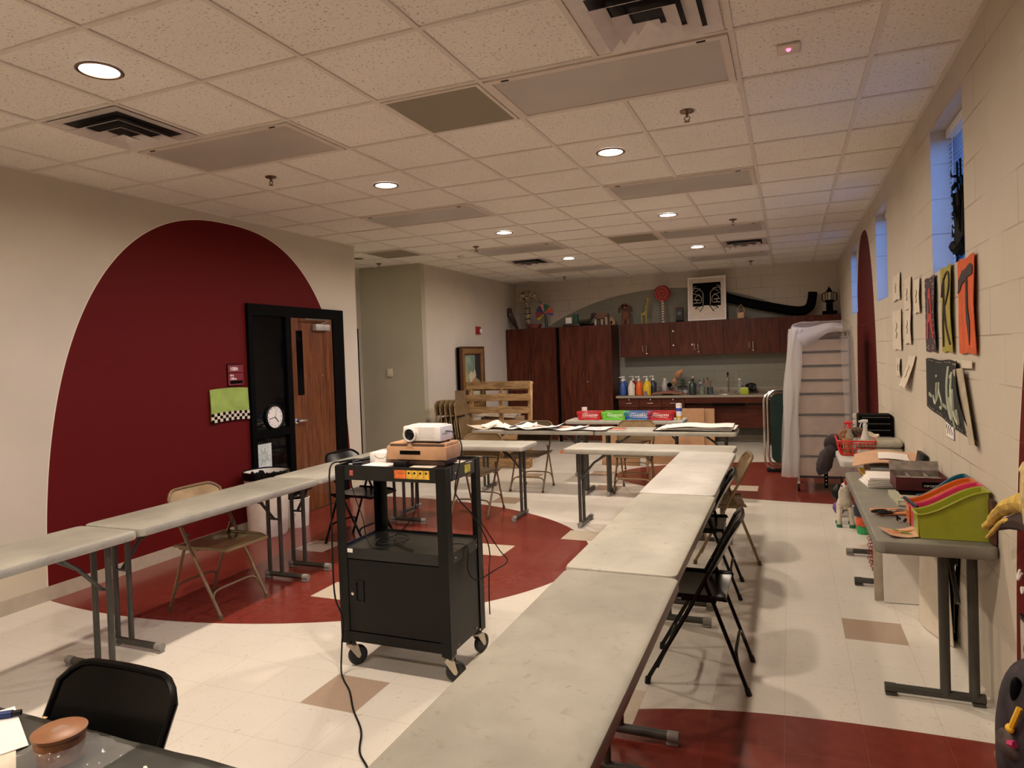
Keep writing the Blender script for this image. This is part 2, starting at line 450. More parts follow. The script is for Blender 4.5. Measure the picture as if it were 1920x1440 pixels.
for i, (a, b_) in enumerate(WIN):
    fr = MB(); x0, x1 = XR+.13, XR+.17; e = .04
    fr.b2(x0, x1, a, b_, WZ0, WZ0+e); fr.b2(x0, x1, a, b_, WZ1-e, WZ1)
    fr.b2(x0, x1, a, a+e, WZ0+e, WZ1-e); fr.b2(x0, x1, b_-e, b_, WZ0+e, WZ1-e)
    wo = struct(fr.build('window_%d' % (i+1), M_BLACKM, smooth=False))
    MB().b2(x0+.015, x0+.02, a+e, b_-e, WZ0+e, WZ1-e).build('pane', M_GLASS, wo, smooth=False)
    bl = thing('window_blind', ['white slatted blind in the window nearest the letter banners', 'white slatted blind in the middle high window', 'white slatted blind in the far high window beside the red arch', 'added unseen white slatted blind in the window behind the photographer'][i], 'blind', (XR+.10, (a+b_)/2, WZ0), 0, 'slatted blinds in the high windows')  # the last blind is added out of view to suit the lighting
    W_ = (b_-a)-.02
    MB().box((0, 0, WZ1-WZ0-.03), (.045, W_, .045)).build('headrail', M_WHITE, bl)
    ns = 30
    sl = MB()
    for k in range(ns):
        z = .03+k*(WZ1-WZ0-.10)/ns
        sl.box((0, 0, z), (.024, W_, .0012), (0, math.radians(-16), 0))
    so = sl.build('slats', M_SLAT, bl)
    for yy in (-W_*.35, W_*.35): MB().cyl((-.014, yy, .02), (-.014, yy, WZ1-WZ0-.05), .0012, 5).build('ladder_cord', M_WHITE, bl)
# baseboards
BH = .10
struct(MB().b2(XL, XL+.008, YREAR, HY0, 0, BH).build('baseboard_left', M_BASE))
struct(MB().b2(HX, HX+.008, HY1, 11.8, 0, BH).build('baseboard_left_back', M_BASE))
struct(MB().b2(X2, HX, HY1-.008, HY1, 0, BH).build('baseboard_hall', M_BASE))
struct(MB().b2(-2.82, XR, YB-.008, YB, 0, BH).build('baseboard_back', M_BASE))
# ceiling grid
mb = MB(); wbar = .0125
i0 = math.floor((X2-GX)/T2); i1 = 3; j0 = math.floor((YREAR-GY)/T2); j1 = math.floor((YB-GY)/T2)
for i in range(i0, i1+1):
    x = GX+i*T2
    if x < X2: continue
    ya, yb = (YREAR, YB) if x > XL else (HY0, HY1)
    mb.b2(x-wbar, x+wbar, ya, yb, HC, HC+.009)
for j in range(j0, j1+1):
    y = GY+j*T2
    xa = XL if not (HY0 < y < HY1) else X2
    mb.b2(xa, XR, y-wbar, y+wbar, HC+.0005, HC+.009)
mb.b2(XR-.02, XR, YREAR, YB, HC-.001, HC+.009); mb.b2(XL, XL+.02, YREAR, HY0, HC-.001, HC+.009)
mb.b2(HX, XR, YB-.02, YB, HC-.001, HC+.009); mb.b2(HX, HX+.02, HY1, YB, HC-.001, HC+.009)
struct(mb.build('trim_1', M_TBAR, smooth=False))

# ------------------------------------------------------------------ ceiling fixtures
def cell(i, j): return GX+i*T2, GY+j*T2
def troffer(i, j, label):
    x, y = cell(i+1, j+.5); t = thing('ceiling_light', label, 'light fixture', (x, y, HC-.002), 0, 'unlit ceiling troffers')
    W_, D_ = 2*T2-.03, T2-.03
    f = MB(); e = .035
    f.b2(-W_/2, W_/2, -D_/2, -D_/2+e, -.006, .008); f.b2(-W_/2, W_/2, D_/2-e, D_/2, -.006, .008)
    f.b2(-W_/2, -W_/2+e, -D_/2+e, D_/2-e, -.006, .008); f.b2(W_/2-e, W_/2, -D_/2+e, D_/2-e, -.006, .008)
    f.build('frame', M_FRAMEW, t, smooth=False)
    MB().b2(-W_/2+e, W_/2-e, -D_/2+e, D_/2-e, -.001, .004).build('lens', M_LENS, t)
    for s in (-1, 1): MB().box((s*(W_/2-e-.08), -D_/2+.015, -.0075), (.04, .01, .005)).build('latch', M_DARK, t)
for (i, j, lb) in [(0, -1, 'large unlit panel light beside the nearest square air vent'), (0, 3, 'unlit panel light third row beyond the big vent, right half of room'),
                   (0, 7, 'unlit panel light beside the far grey square panel, right half'), (0, 11, 'unlit panel light next to the back wall above the sink cabinets'),
                   (-4, -1, 'unlit panel light beside the dark vent near the red arch wall'), (-4, 3, 'unlit panel light over the left table row, second from camera'),
                   (-4, 7, 'unlit panel light in front of the far left vent'), (-4, 11, 'unlit panel light next to the back wall above tall cabinets')]:
    troffer(i, j, lb)
def grille(i, j, label):
    x, y = cell(i+.5, j+.5); t = thing('return_grille', label, 'air grille', (x, y, HC-.002), 0, 'grey square return grilles')
    W_ = T2-.03; e = .02; f = MB()
    for a in (0, 1):
        s_ = 1 if a else -1
        f.b2(-W_/2, W_/2, s_*W_/2-s_*e, s_*W_/2, -.004, .008); f.b2(s_*W_/2-s_*e, s_*W_/2, -W_/2+e, W_/2-e, -.004, .008)
    f.build('frame', M_FRAMEW, t, smooth=False)
    MB().b2(-W_/2+e, W_/2-e, -W_/2+e, W_/2-e, -.001, .004).build('perforated_panel', M_PERF, t)
grille(-1, -1, 'grey square ceiling panel beside the largest unlit light'); grille(-1, 7, 'grey square ceiling panel farthest down the room'); grille(-6, 6, 'dark grey square panel in the hallway ceiling')
M_VENT = mat('vent_white', (.62, .56, .53), .3, .1, var=.05)
def diffuser(i, j, label):
    x, y = cell(i+.5, j+.5); t = thing('air_vent', label, 'air vent', (x, y, HC), 0, 'square ceiling air vents')
    W_ = T2-.03; 
    MB().b2(-W_/2+.06, W_/2-.06, -W_/2+.06, W_/2-.06, .0055, .0075).build('duct_opening', M_DARK, t)
    for k in range(4):
        h = W_/2-.01-k*.075; iw = .058 if k else .062
        if k == 3: iw = h
        g = MB(); zo, zi = (-.004-.010*k, -.036-.010*k) if k else (.0, .004)
        zo, zi = -.002-.004*k, .006+0*k
        # louver: sloped square ring going down towards the outside
        for s_ in range(4):
            a = s_*PI/2; R_ = Matrix.Rotation(a, 3, 'Z')
            o_, n_ = h, h-iw*1.08
            zO, zI = (-.03-.008*k, .0-.008*k)
            if k == 0: zO, zI = -.002, .004; n_ = h-.062
            p = [R_ @ Vector(v) for v in ((-o_, -o_, zO), (o_, -o_, zO), (n_, -n_, zI), (-n_, -n_, zI))]
            q = [v+Vector((0, 0, .002)) for v in p]
            A = [g.bm.verts.new(v) for v in p]; B = [g.bm.verts.new(v) for v in q]
            g.bm.faces.new(A[::-1]); g.bm.faces.new(B)
            for z in range(4): g.bm.faces.new((A[z], A[(z+1) % 4], B[(z+1) % 4], B[z]))
        g.build('louver', M_VENT, t, smooth=False)
diffuser(1, -2, 'large louvered square air vent nearest the camera'); diffuser(-4, -2, 'dark louvered air vent near the left wall beside a round light')
diffuser(-4, 9, 'small far louvered vent above the tall cabinets side'); diffuser(1, 9, 'small far louvered vent above the sink side')
LN = {(-2.5, -2.5): 'round recessed light nearest camera over the left tables', (-2.5, 1.5): 'second round recessed light of the left row', (-2.5, 5.5): 'third round recessed light of the left row', (-2.5, 9.5): 'farthest round recessed light of the left row',
      (.5, -2.5): 'round recessed light at the top edge of the view', (.5, 1.5): 'largest fully visible round recessed light of the right row', (.5, 5.5): 'third round recessed light of the right row', (.5, 9.5): 'farthest round recessed light of the right row',
      (-2.5, -6.5): 'added unseen round recessed light behind the camera on the left', (.5, -6.5): 'added unseen round recessed light behind the camera on the right'}  # this row is added out of view for the light it gives
def downlight(x, y, label, on=True):
    t = thing('recessed_light', label, 'ceiling lamp', (x, y, HC), 0, 'round recessed ceiling lights')
    MB().lathe((0, 0, 0), [(.098, .0045), (.102, -.002), (.094, -.006), (.084, -.003), (.084, .0045)], 32).build('trim_ring', M_STEELD if on else M_FRAMEW, t)
    MB().lathe((0, 0, 0), [(.084, .002), (.084, .005)], 32).build('lamp_lens', M_EMIT if on else M_DARK, t)
    if on:
        la = bpy.data.lights.new('lamp_glow', 'AREA'); la.shape = 'DISK'; la.size = .15; la.energy = LAMP_W; la.color = LAMP_COL; la.spread = math.radians(172)
        lo = bpy.data.objects.new('lamp_glow', la); COL.objects.link(lo); lo.parent = t; lo.location = (0, 0, -.012)
for (i, j), lb in LN.items():
    x, y = cell(i, j); downlight(x, y, lb)
t = thing('added_hall_light', 'added unseen square light on the hallway ceiling behind the wall end', 'ceiling lamp', (-5.72, 7.30, HC))  # lamp added out of sight to brighten the hallway
MB().box((0, 0, -.02), (.30, .30, .035), None, .004).build('housing', M_FRAMEW, t)
MB().box((0, 0, -.040), (.26, .26, .006), None, .002).build('diffuser', mat('added_light_diffuser', (.9, 1, .9), .4, emit=((1, .98, .86), 2.0), var=0), t)
_l = bpy.data.lights.new('added_hall_glow', 'AREA'); _l.size = .25; _l.energy = 3.2; _l.color = (1, .97, .84)
_o = bpy.data.objects.new('added_hall_glow', _l); COL.objects.link(_o); _o.parent = t; _o.location = (0, 0, -.046)
downlight(-5.40, 7.82, 'dark switched-off round light in the hallway ceiling', False)
for (x, y, lb) in [(-3.554, 4.08, 'sprinkler head over the left tables near the red arch'), (-.518, 4.13, 'sprinkler head beside the largest panel light'), (-3.633, 7.85, 'sprinkler head over the left half, middle distance'), (-.525, 7.80, 'sprinkler head over the right half, middle distance'),
                   (-3.72, 11.8, 'sprinkler head near the back wall on the left'), (-.526, 11.65, 'sprinkler head near the back wall on the right'), (-5.45, 8.42, 'sprinkler head in the hallway ceiling')]:
    t = thing('sprinkler_head', lb, 'sprinkler', (x, y, HC), 0, 'ceiling sprinklers')
    MB().lathe((0, 0, 0), [(.04, .007), (.042, .0), (.02, -.008), (.012, -.012)], 20).build('escutcheon', M_STEELD, t)
    g = MB(); g.cyl((0, 0, -.01), (0, 0, -.03), .008, 8); g.tube([(-.012, 0, -.025), (-.016, 0, -.04), (0, 0, -.055)], .003, 6); g.tube([(.012, 0, -.025), (.016, 0, -.04), (0, 0, -.055)], .003, 6)
    g.lathe((0, 0, -.055), [(.018, 0), (.018, -.002)], 12); g.build('deflector', M_STEELD, t)
t = thing('motion_sensor', 'small square ceiling sensor with a glowing red dot', 'sensor', (.035, 3.49, HC))
MB().box((0, 0, 0), (.10, .11, .012), None, .003).build('housing', M_FRAMEW, t)
MB().ball((0, -.01, -.006), .011).build('indicator_light', mat('red_led', (.8, .05, .1), emit=((1, .08, .16), 6)), t)
tag(MB().lathe((-4.15, 8.46, HC), [(.05, .005), (.05, -.012), (.03, -.02), (.0, -.02)], 20).build('smoke_detector', M_FRAMEW), 'small round white detector on ceiling left of far sprinkler', 'detector')

# ------------------------------------------------------------------ DOOR, left wall
do = MB(); dy0, dy1, dz = 5.15, 6.67, 2.21; F0 = XL; 
fr = MB(); fx0, fx1 = XL-.02, XL+.035
fr.b2(fx0, fx1, dy0, dy0+.06, 0, dz); fr.b2(fx0, fx1, dy1-.20, dy1, 0, dz); fr.b2(fx0, fx1, dy0+.06, dy1-.20, dz-.11, dz)
fr.b2(fx0, fx1, 5.68, 5.76, 0, dz-.11)
fr.b2(fx0, fx1, dy0+.06, 5.68, .0, .16); fr.b2(fx0, fx1, dy0+.06, 5.68, .88, .955)
d1 = struct(fr.build('door_1', M_BLACK, smooth=False))
MB().b2(XL+.0, XL+.006, dy0+.06, 5.68, .955, dz-.11).build('sidelight_glass', M_GLASSD, d1, smooth=False)
MB().b2(XL+.0, XL+.006, dy0+.06, 5.68, .16, .88).build('sidelight_glass', M_GLASSD, d1, smooth=False)
lf = MB().b2(XL+.002, XL+.022, 5.765, 6.465, .01, dz-.115).build('door_leaf', M_DOOR, d1, smooth=False)
MB().b2(XL+.022, XL+.026, 5.845, 5.945, 1.27, 1.96).build('vision_pane', M_GLASSD, lf, smooth=False)
hd = MB(); hd.lathe((XL+.022, 5.80, 1.0), [(.028, 0), (.028, .006), (.012, .010), (.010, .045)], 16, (1, 0, 0)); hd.box((XL+.064, 5.86, 1.0), (.016, .13, .02), None, .006)
hd.build('door_handle', M_CHROME, lf)
cl = MB(); cl.b2(XL+.022, XL+.075, 6.12, 6.37, 1.965, 2.035, .004); cl.build('door_closer', mat('silver_enamel', (.42, .40, .36), .4, .3), lf)
a_ = MB(); a_.tube([(XL+.06, 6.22, 2.04), (XL+.09, 6.33, 2.075), (XL+.09, 6.33, 2.09)], .006); a_.box((XL+.08, 6.12, 2.083), (.018, .40, .012)); a_.build('closer_arm', M_CHROME, lf)
for (yy, zz) in ((5.98, 1.47), (6.26, 1.47)): MB().ball((XL+.024, yy, zz), .007).build('hook_screw', M_CHROME, lf)
# hallway door edge (black frame) on the end wall
fr = MB(); fr.b2(X2, X2+.03, 7.35, 8.60, 2.02, 2.10); fr.b2(X2, X2+.03, 8.52, 8.60, 0, 2.02); fr.b2(X2, X2+.03, 7.35, 7.43, 0, 2.02)
d2 = struct(fr.build('door_2', M_BLACK, smooth=False)); MB().b2(X2+.002, X2+.018, 7.43, 8.52, .01, 2.02).build('door_leaf', M_DOOR, d2, smooth=False)

# clock on the sidelight
t = thing('wall_clock', 'round white wall clock with dark rim on the dark glass beside the door', 'clock', (XL+.006, 5.475, 1.075))
R_ = .118
MB().lathe((0, 0, 0), [(R_+.008, 0), (R_+.010, .02), (R_, .032), (R_-.008, .026), (R_-.008, 0)], 40, (1, 0, 0)).build('rim', M_BPL, t)
f = MB().lathe((0, 0, 0), [(R_-.006, .002), (R_-.006, .020)], 40, (1, 0, 0)).build('dial', M_PAPER, t)
for k in range(12):
    a = k*PI/6; text(str(12 if k == 0 else k), .024, f, M_BPL, (.0205, math.sin(a)*.092, math.cos(a)*.092), (0, 1, 0), (0, 0, 1), .0006, 'numeral')
hnd = MB(); hnd.tube([(.023, 0, 0), (.023, .05, -.055)], .0035, 5); hnd.tube([(.025, 0, 0), (.025, -.085, -.015)], .0025, 5); hnd.tube([(.026, 0, 0), (.026, .02, .075)], .0012, 5); hnd.build('hand', M_BPL, t)
# flower drawing
t = thing('flower_drawing', 'line drawing of a pointed flower taped on the lower dark glass', 'drawing', (XL+.0075, 5.32, .695))
MB().b2(0, .0012, -.105, .105, -.125, .125).build('sheet', mat('blueish_paper', (.60, .66, .62), .7), t)
g = MB(); random.seed(3)
for k in range(9):
    a = k*2*PI/9
    for rr_ in (.085, .055):
        c_, s_ = math.cos(a), math.sin(a); b0 = a-.35; b1 = a+.35
        g.tube([(.002, math.cos(b0)*rr_*.45, math.sin(b0)*rr_*.45), (.002, c_*rr_, s_*rr_), (.002, math.cos(b1)*rr_*.45, math.sin(b1)*rr_*.45)], .0009, 4)
g.tube([(.002, .012*math.cos(k), .012*math.sin(k)) for k in range(8)], .0009, 4)
g.build('ink_lines', M_BPL, t)
# office sign
M_SIGN = mat('sign_red', (.19, .013, .018), .4)
t = thing('room_sign', 'red office sign reading 108A beside the door', 'sign', (XL, 4.985, 1.52))
MB().b2(0, .006, -.10, .10, -.105, .105).build('backplate', M_BLACK, t, smooth=False)
MB().b2(.006, .012, -.092, .097, .025, .097).build('upper_panel', M_SIGN, t, smooth=False); MB().b2(.006, .012, -.092, .097, -.097, .018).build('lower_panel', M_SIGN, t, smooth=False)
MB().b2(.012, .014, -.07, .085, -.082, -.052).build('nameplate_slot', M_BLACK, t, smooth=False)
text('108A', .048, t, M_PAPER, (.0125, -.07, .058), (0, 1, 0), (0, 0, 1), .0008, align='LEFT', bold=.001)
text('Art\nOffice', .032, t, M_PAPER, (.0125, -.07, -.018), (0, 1, 0), (0, 0, 1), .0008, align='LEFT', bold=.0008)
# green painted panel with chequer strip
t = thing('painted_canvas', 'lime green painted panel with a black and white chequered strip below the office sign', 'painting', (XL, 4.895, 1.25))
def cf(u, v): return (.012+.004*math.sin(u*7+v*4), (u-.5)*.465, (v-.5)*.29+.01*math.sin(u*3.3))
MB().sheet(cf, 10, 6, .010).build('canvas', mat('lime_paint', (.30, .42, .085), .7, var=.12, scale=9), t)
ck = MB()
for i in range(14):
    for j in range(3):
        ck.mi = (i+j) % 2; y0 = -.235+i*.0336; z0 = -.158+j*.028+.01*math.sin((i/14)*3.3)
        ck.b2(.024, .027, y0, y0+.0336, z0, z0+.028)
ck.build('chequer_strip', [M_BLACK, M_PAPERW], t, smooth=False)
# thermostat and fire alarm
t = thing('thermostat', 'small ivory thermostat on the hallway corner wall', 'thermostat', (-5.51, HY1, 1.425)); MB().box((0, -.014, 0), (.085, .028, .12), None, .005).build('housing', M_IVORY, t); MB().box((0, -.030, .01), (.04, .004, .03)).build('dial_window', M_FRAMEW, t)
t = thing('fire_alarm', 'red fire alarm strobe on the wall above the framed painting', 'alarm', (HX, 10.62, 2.07)); MB().box((.02, 0, 0), (.04, .15, .13), None, .006).build('housing', M_RED, t); MB().box((.05, .04, -.01), (.03, .05, .07), None, .008).build('strobe', M_WHITE, t)

# ------------------------------------------------------------------ TABLES
def table(loc, rotz, L, label, group, mtop, h=.737, W=.457, flips=(1, 1), heavy=0, th=.045):
    """length along local x, width along local y"""
    t = thing('folding_table', label, 'table', loc, rotz, group)
    tp = MB(); o = rrect(L, W, .035, 5)
    o2 = rrect(L-.02, W-.02, .028, 5)
    n = len(o); bm = tp.bm
    rings = []
    for (pts, z) in ((rrect(L-.05, W-.05, .02, 5), h-th), (rrect(L-.008, W-.008, .033, 5), h-th), (o, h-th+.006), (o, h-.010), (rrect(L-.006, W-.006, .033, 5), h-.003), (o2, h)):
        rings.append([bm.verts.new((p[0], p[1], z)) for p in pts])
    for a, b_ in zip(rings[:-1], rings[1:]):
        for k in range(n): bm.faces.new((a[k], a[(k+1) % n], b_[(k+1) % n], b_[k]))
    bm.faces.new(rings[-1]); bm.faces.new(rings[0][::-1])
    tp.build('tabletop', mtop, t)
    for e, fl in ((-1, flips[0]), (1, flips[1])):
        x = e*(L/2-.13)
        g = MB()
        g.tube([(x, -.19, .033), (x, .19, .033)], .019, 12)
        for yy in (.045*fl, .155*fl): g.tube([(x, yy, .033), (x, yy, h-th)], .0155+.006*heavy, 12)
        g.tube([(x, .045*fl, h-th-.012), (x, .155*fl, h-th-.012)], .011, 8)
        lg = g.build('leg', M_LEG, t)
        for s_ in (-1, 1):
            c = MB(); c.tube([(x, s_*.15, .033), (x, s_*.196, .033)], .0215, 12); c.box((x, s_*.17, .008), (.035, .05, .016), None, .004)
            c.build('foot_cap', M_LEG if heavy else M_CAP, lg)
        b_ = MB(); xi = x-e*.26
        b_.tube([(xi, .10*fl, h-th-.01), (x-e*.13, .10*fl, h-th-.095), (x, .10*fl, h-.29)], .011, 8)
        b_.tube([(xi+e*.02, .06*fl, h-th-.01), (x-e*.13, .08*fl, h-th-.10)], .007, 6); b_.tube([(xi+e*.02, .14*fl, h-th-.01), (x-e*.13, .12*fl, h-th-.10)], .007, 6)
        b_.cyl((x, .04*fl, h-.29), (x, .16*fl, h-.29), .008, 8) if not heavy else None
        b_.build('brace', M_LEG, t)
    return t
GR = 'narrow folding tables in the ring'
q = PI/2
# length along y => rotz 90deg (local +y -> world -x)
table((-.635, 1.865, 0), q, 1.52, 'stained folding table nearest the camera in the right-hand row', GR, M_TABLE1, flips=(1, 1))
table((-.648, 3.400, 0), q, 1.52, 'second folding table from the camera in the right-hand row, cream stained top', GR, M_TABLE2, flips=(1, 1))
table((-.655, 5.044, .003), q, 1.755, 'clean pale folding table at far end of the right-hand row', GR, M_TABLEW, flips=(1, 1))
table((-3.505, 1.860, 0), q, 1.52, 'folding table at the left edge of view in the left row', GR, M_TABLE3, flips=(-1, -1))
table((-3.515, 3.400, 0), q, 1.52, 'middle folding table of the left row, over a tan chair', GR, M_TABLE3, flips=(1, 1))
table((-3.520, 5.050, 0), q, 1.76, 'far folding table of the left row, behind the cart', GR, M_TABLE, flips=(1, 1))
table((-3.130, 6.240, 0), math.radians(1), 1.50, 'cross folding table left of the gap, beside the projector', GR, M_TABLE, flips=(1, 1))
table((-1.200, 6.172, 0), math.radians(-1.5), 1.50, 'cross folding table right of the gap with an orange mark on its end', GR, M_TABLE, flips=(-1, 1))
table((-2.805, 7.590, 0), 0, 1.52, 'back folding table strewn with papers and drawings', 'narrow folding tables at the back', M_TABLE, flips=(-1, -1))
table((-1.280, 7.590, 0), 0, 1.52, 'back folding table holding a stack of large white sheets', 'narrow folding tables at the back', M_TABLE, flips=(-1, 1))
table((-1.985, 8.735, 0), 0, 1.52, 'rearmost folding table carrying four coloured baskets', 'narrow folding tables at the back', M_TABLE, flips=(-1, 1))
table((.567, 4.26, 0), q, 1.80, 'grey folding table against the right wall with the book bins', 'folding tables along the right wall', M_TABLEG, flips=(-1, -1), th=.055, heavy=1)
table((.567, 6.46, 0), q, 1.70, 'pale folding table against the right wall under the red basket', 'folding tables along the right wall', M_TABLEW, flips=(-1, -1))
tag(MB().box((-1.955, 5.94-.002, .712), (.022, .003, .03)).build('tape_mark', mat('orange_tape', (.6, .12, .02))), 'small orange tape on the near end of the right cross table', 'tape')

# ------------------------------------------------------------------ CHAIRS
def chair_parts(t, body, tube, foot, backw=.43):
    hw = .205
    def bl(z): return .22-(.22+.195)*(z/.78)       # front leg / back tube line, y as function of z
    # backrest: curved pan with rounded top corners
    W_ = backw; z0, z1 = .575, .795
    dn = Vector((0, bl(1)-bl(0), 1)).normalized()
    def pan(u, v):
        x = (u-.5)*W_
        top = z1-.045*max(0, (abs(u-.5)*2-.62)/.38)**2.2
        z = z0+(top-z0)*v
        return (x, bl(z)-.022*(1-(2*u-1)**2)+.004, z)
    MB().sheet(pan, 16, 6, .012).build('backrest', body, t)
    rim = [pan(u/16, 1) for u in range(17)]
    g = MB(); g.tube([(-hw-.008, bl(z0), z0)]+[(p[0], p[1], p[2]) for p in rim]+[(hw+.008, bl(z0), z0)], .010, 8); g.build('back_frame', tube, t)
    # seat pan
    def seat(u, v):
        x = (u-.5); y = -.15+v*.42
        w2 = .40 if v < .7 else .40-.05*((v-.7)/.3)**2
        z = .445-.016*math.sin(PI*v)*(1-(2*u-1)**2)-.012*(v > .86)*((v-.86)/.14)**2*1.0
        return (x*w2, y, z)
    s_ = MB(); s_.sheet(seat, 14, 12, -.012)
    s_.tube([(-.20, -.15, .435)]+[seat(0, k/6) for k in range(7)]+[seat(k/6, 1) for k in range(1, 6)]+[seat(1, 1-k/6) for k in range(7)]+[(.20, -.15, .435)], .011, 8)
    s_.build('seat', body, t)
    for s in (-1, 1):
        x = s*hw
        g = MB(); g.tube([(x, .22, .025), (x, bl(.35), .35), (x+s*.004, bl(.60), .60)], .0105, 10); lg = g.build('leg', tube, t)
        MB().tube([(x, .223, 0), (x, .219, .03)], .0145, 10).build('foot_cap', foot, lg)
        xr = s*(hw-.022)
        g = MB(); g.tube([(xr, -.235, .025), (xr, -.055, .52)], .0100, 10); g.cyl((xr-.01*s, -.055, .515), (x+.008*s, -.055, .515), .007, 8); lg = g.build('leg', tube, t)
        MB().tube([(xr, -.243, 0), (xr, -.234, .03)], .0135, 10).build('foot_cap', foot, lg)
        MB().box((x*.99, -.03, .435), (.012, .16, .02)).build('seat_bracket', tube, t)
    def arch(y0, z0, dy, w_):
        return smooth([(-w_, y0, z0), (-w_+.02, y0+dy*.7, z0+.055), (-w_+.07, y0+dy, z0+.075), (0, y0+dy, z0+.078), (w_-.07, y0+dy, z0+.075), (w_-.02, y0+dy*.7, z0+.055), (w_, y0, z0)], 4)
    MB().tube(arch(.175, .085, -.04, hw), .008, 8).build('stretcher', tube, t)
    MB().tube(arch(-.205, .10, .02, hw-.022), .008, 8).build('stretcher', tube, t)
M_BC = mat('glossy_black_enamel', (.003, .003, .003), .20, .0, spec=.22, var=.1)
tan = thing('folding_chair', 'tan metal folding chair tucked behind the middle left table', 'chair', (-3.60, 3.46, 0), -q, 'tan folding chairs')
chair_parts(tan, M_TAN, M_TANL, M_RUB)
blk = thing('folding_chair', 'black metal folding chair nearest the camera on the right side', 'chair', (-.45, 3.46, 0), q, 'black folding chairs')
chair_parts(blk, M_BC, M_BC, M_BPL)
dup(tan, (-3.02, 6.36, 0), PI, 'tan folding chair behind the cross table, right of the projector cart')
dup(tan, (-1.68, 7.79, 0), PI+.03, 'tan folding chair tucked under the back table right of the gap')
dup(tan, (-.50, 5.44, 0), q+.15, 'tan folding chair on the right side, farthest from the camera')
dup(tan, (-1.93, 8.95, 0), PI, 'tan folding chair at the table with the coloured baskets')
dup(blk, (-3.60, 5.10, 0), -q-.08, 'black folding chair between the left row and the door')
dup(blk, (-.57, 4.70, 0), q+.03, 'black folding chair second from the camera on the right side')
dup(blk, (-1.69, 1.083, 0), PI, 'black folding chair back at lower left beside the cloth-covered table')
bz = thing('folding_chair', 'dark bronze folding chair under the back table with papers', 'chair', (-2.90, 7.66, 0), PI, 'bronze folding chairs')
chair_parts(bz, mat('bronze_metal', (.10, .072, .045), .35, .3), M_TANL, M_RUB)
# folded chairs leaning by the pallet
fc = thing('folded_chair', 'folded tan chair frontmost in the leaning stack left of the pallet', 'chair', (-4.27, 8.76, 0), q, 'folded chairs leaning together')
def folded(t):
    T = math.radians(7)
    def P(x, z, d=0): return (x, z*math.sin(T)+d, z*math.cos(T))
    def pan(z0, z1, w_, d, cr):
        def f(u, v):
            top = z1-cr*max(0, (abs(u-.5)*2-.5)/.5)**2.2; z = z0+(top-z0)*v
            return P((u-.5)*w_, z, d-.012*(1-(2*u-1)**2))
        return f
    g = MB(); g.sheet(pan(.80, 1.0, .42, 0, .07), 14, 5, .012); g.build('backrest', M_TAN, t)
    g = MB(); g.sheet(pan(.36, .76, .37, -.03, .05), 12, 8, .014); g.tube([P(-.185, .36, -.03), P(-.185, .70, -.03), P(-.15, .76, -.03), P(.15, .76, -.03), P(.185, .70, -.03), P(.185, .36, -.03)], .009, 8); g.build('seat', M_TAN, t)
    g = MB(); g.tube([P(-.21, 0), P(-.21, .88), P(-.19, .96), P(-.12, 1.0), P(.12, 1.0), P(.19, .96), P(.21, .88), P(.21, 0)], .0105, 8); g.build('frame', M_TANL, t)
    for s in (-1, 1): MB().tube([P(s*.18, .02, .02), P(s*.18, .62, .02)], .010, 8).build('leg', M_TANL, t)
folded(fc)
for k in range(1, 5):
    dup(fc, (-4.27-.078*k, 8.76, 0), q, ['', 'folded tan chair second in the leaning stack', 'folded tan chair third in the leaning stack', 'folded tan chair fourth in the leaning stack', 'folded tan chair rearmost in the stack, against the wall'][k])

# ------------------------------------------------------------------ PALLET, PAINTING
t = thing('wooden_pallet', 'rough wooden pallet standing on edge in front of the framed painting', 'pallet', (-3.96, 9.07, 0), .02)
LT = math.radians(-6); PH = 1.24
def pp(x, y, z): return (x, y-z*math.sin(LT)*.6, z)
for x in (-.47, 0.02, .47):
    w_ = .045
    MB().box((x, .055-.5*math.tan(LT)*.0+.065, PH/2), (w_, .085, PH), (LT, 0, 0), .004).build('stringer', M_PALLETS, t)
for k, (zc, hh) in enumerate([(1.19, .11), (1.01, .10), (.83, .10), (.64, .095), (.45, .10), (.26, .10), (.07, .13)]):
    MB().box((random.uniform(-.006, .006), .065-math.tan(LT)*(zc-PH/2)-.058, zc), (1.0+random.uniform(-.01, .01), .018, hh), (LT, random.uniform(-.01, .01), 0), .003).build('slat', M_PALLET, t)
for k, zc in enumerate([1.16, .62, .08]):
    MB().box((0, .065-math.tan(LT)*(zc-PH/2)+.052, zc), (1.0, .018, .10), (LT, 0, 0), .003).build('slat', M_PALLET, t)
t = thing('framed_painting', 'gilt-framed village scene painting leaning behind the wooden pallet', 'painting', (HX+.03, 10.17, .74))
FW, FH = .86, 1.05
MB().box((.03, 0, FH/2), (.06, FW-.02, FH-.02)).build('box_backing', M_BLACK, t)
M_GILT = mat('gilt_frame', (.34, .20, .07), .35, .4, var=.3, scale=40); M_GD = mat('dark_frame_edge', (.09, .03, .012), .4)
def frame_ring(t, x, w_, h_, e, th_, m_, name='frame', z0=None):
    g = MB(); z0 = FH/2 if z0 is None else z0
    for s in (-1, 1):
        g.box((x, 0, z0+s*(h_/2-e/2)), (th_, w_, e), None, .004); g.box((x, s*(w_/2-e/2), z0), (th_, e, h_-2*e), None, .004)
    return g.build(name, m_, t)
frame_ring(t, .075, FW, FH, .03, .05, M_GD, 'outer_frame'); frame_ring(t, .070, FW-.06, FH-.06, .085, .04, M_GILT, 'gilt_frame'); frame_ring(t, .067, FW-.23, FH-.23, .02, .035, M_GD, 'inner_frame')
cv = MB().b2(.060, .064, -(FW-.26)/2, (FW-.26)/2, FH/2-(FH-.26)/2, FH/2+(FH-.26)/2).build('canvas', mat('painted_sky', (.20, .27, .19), .7, var=.3, scale=6), t)
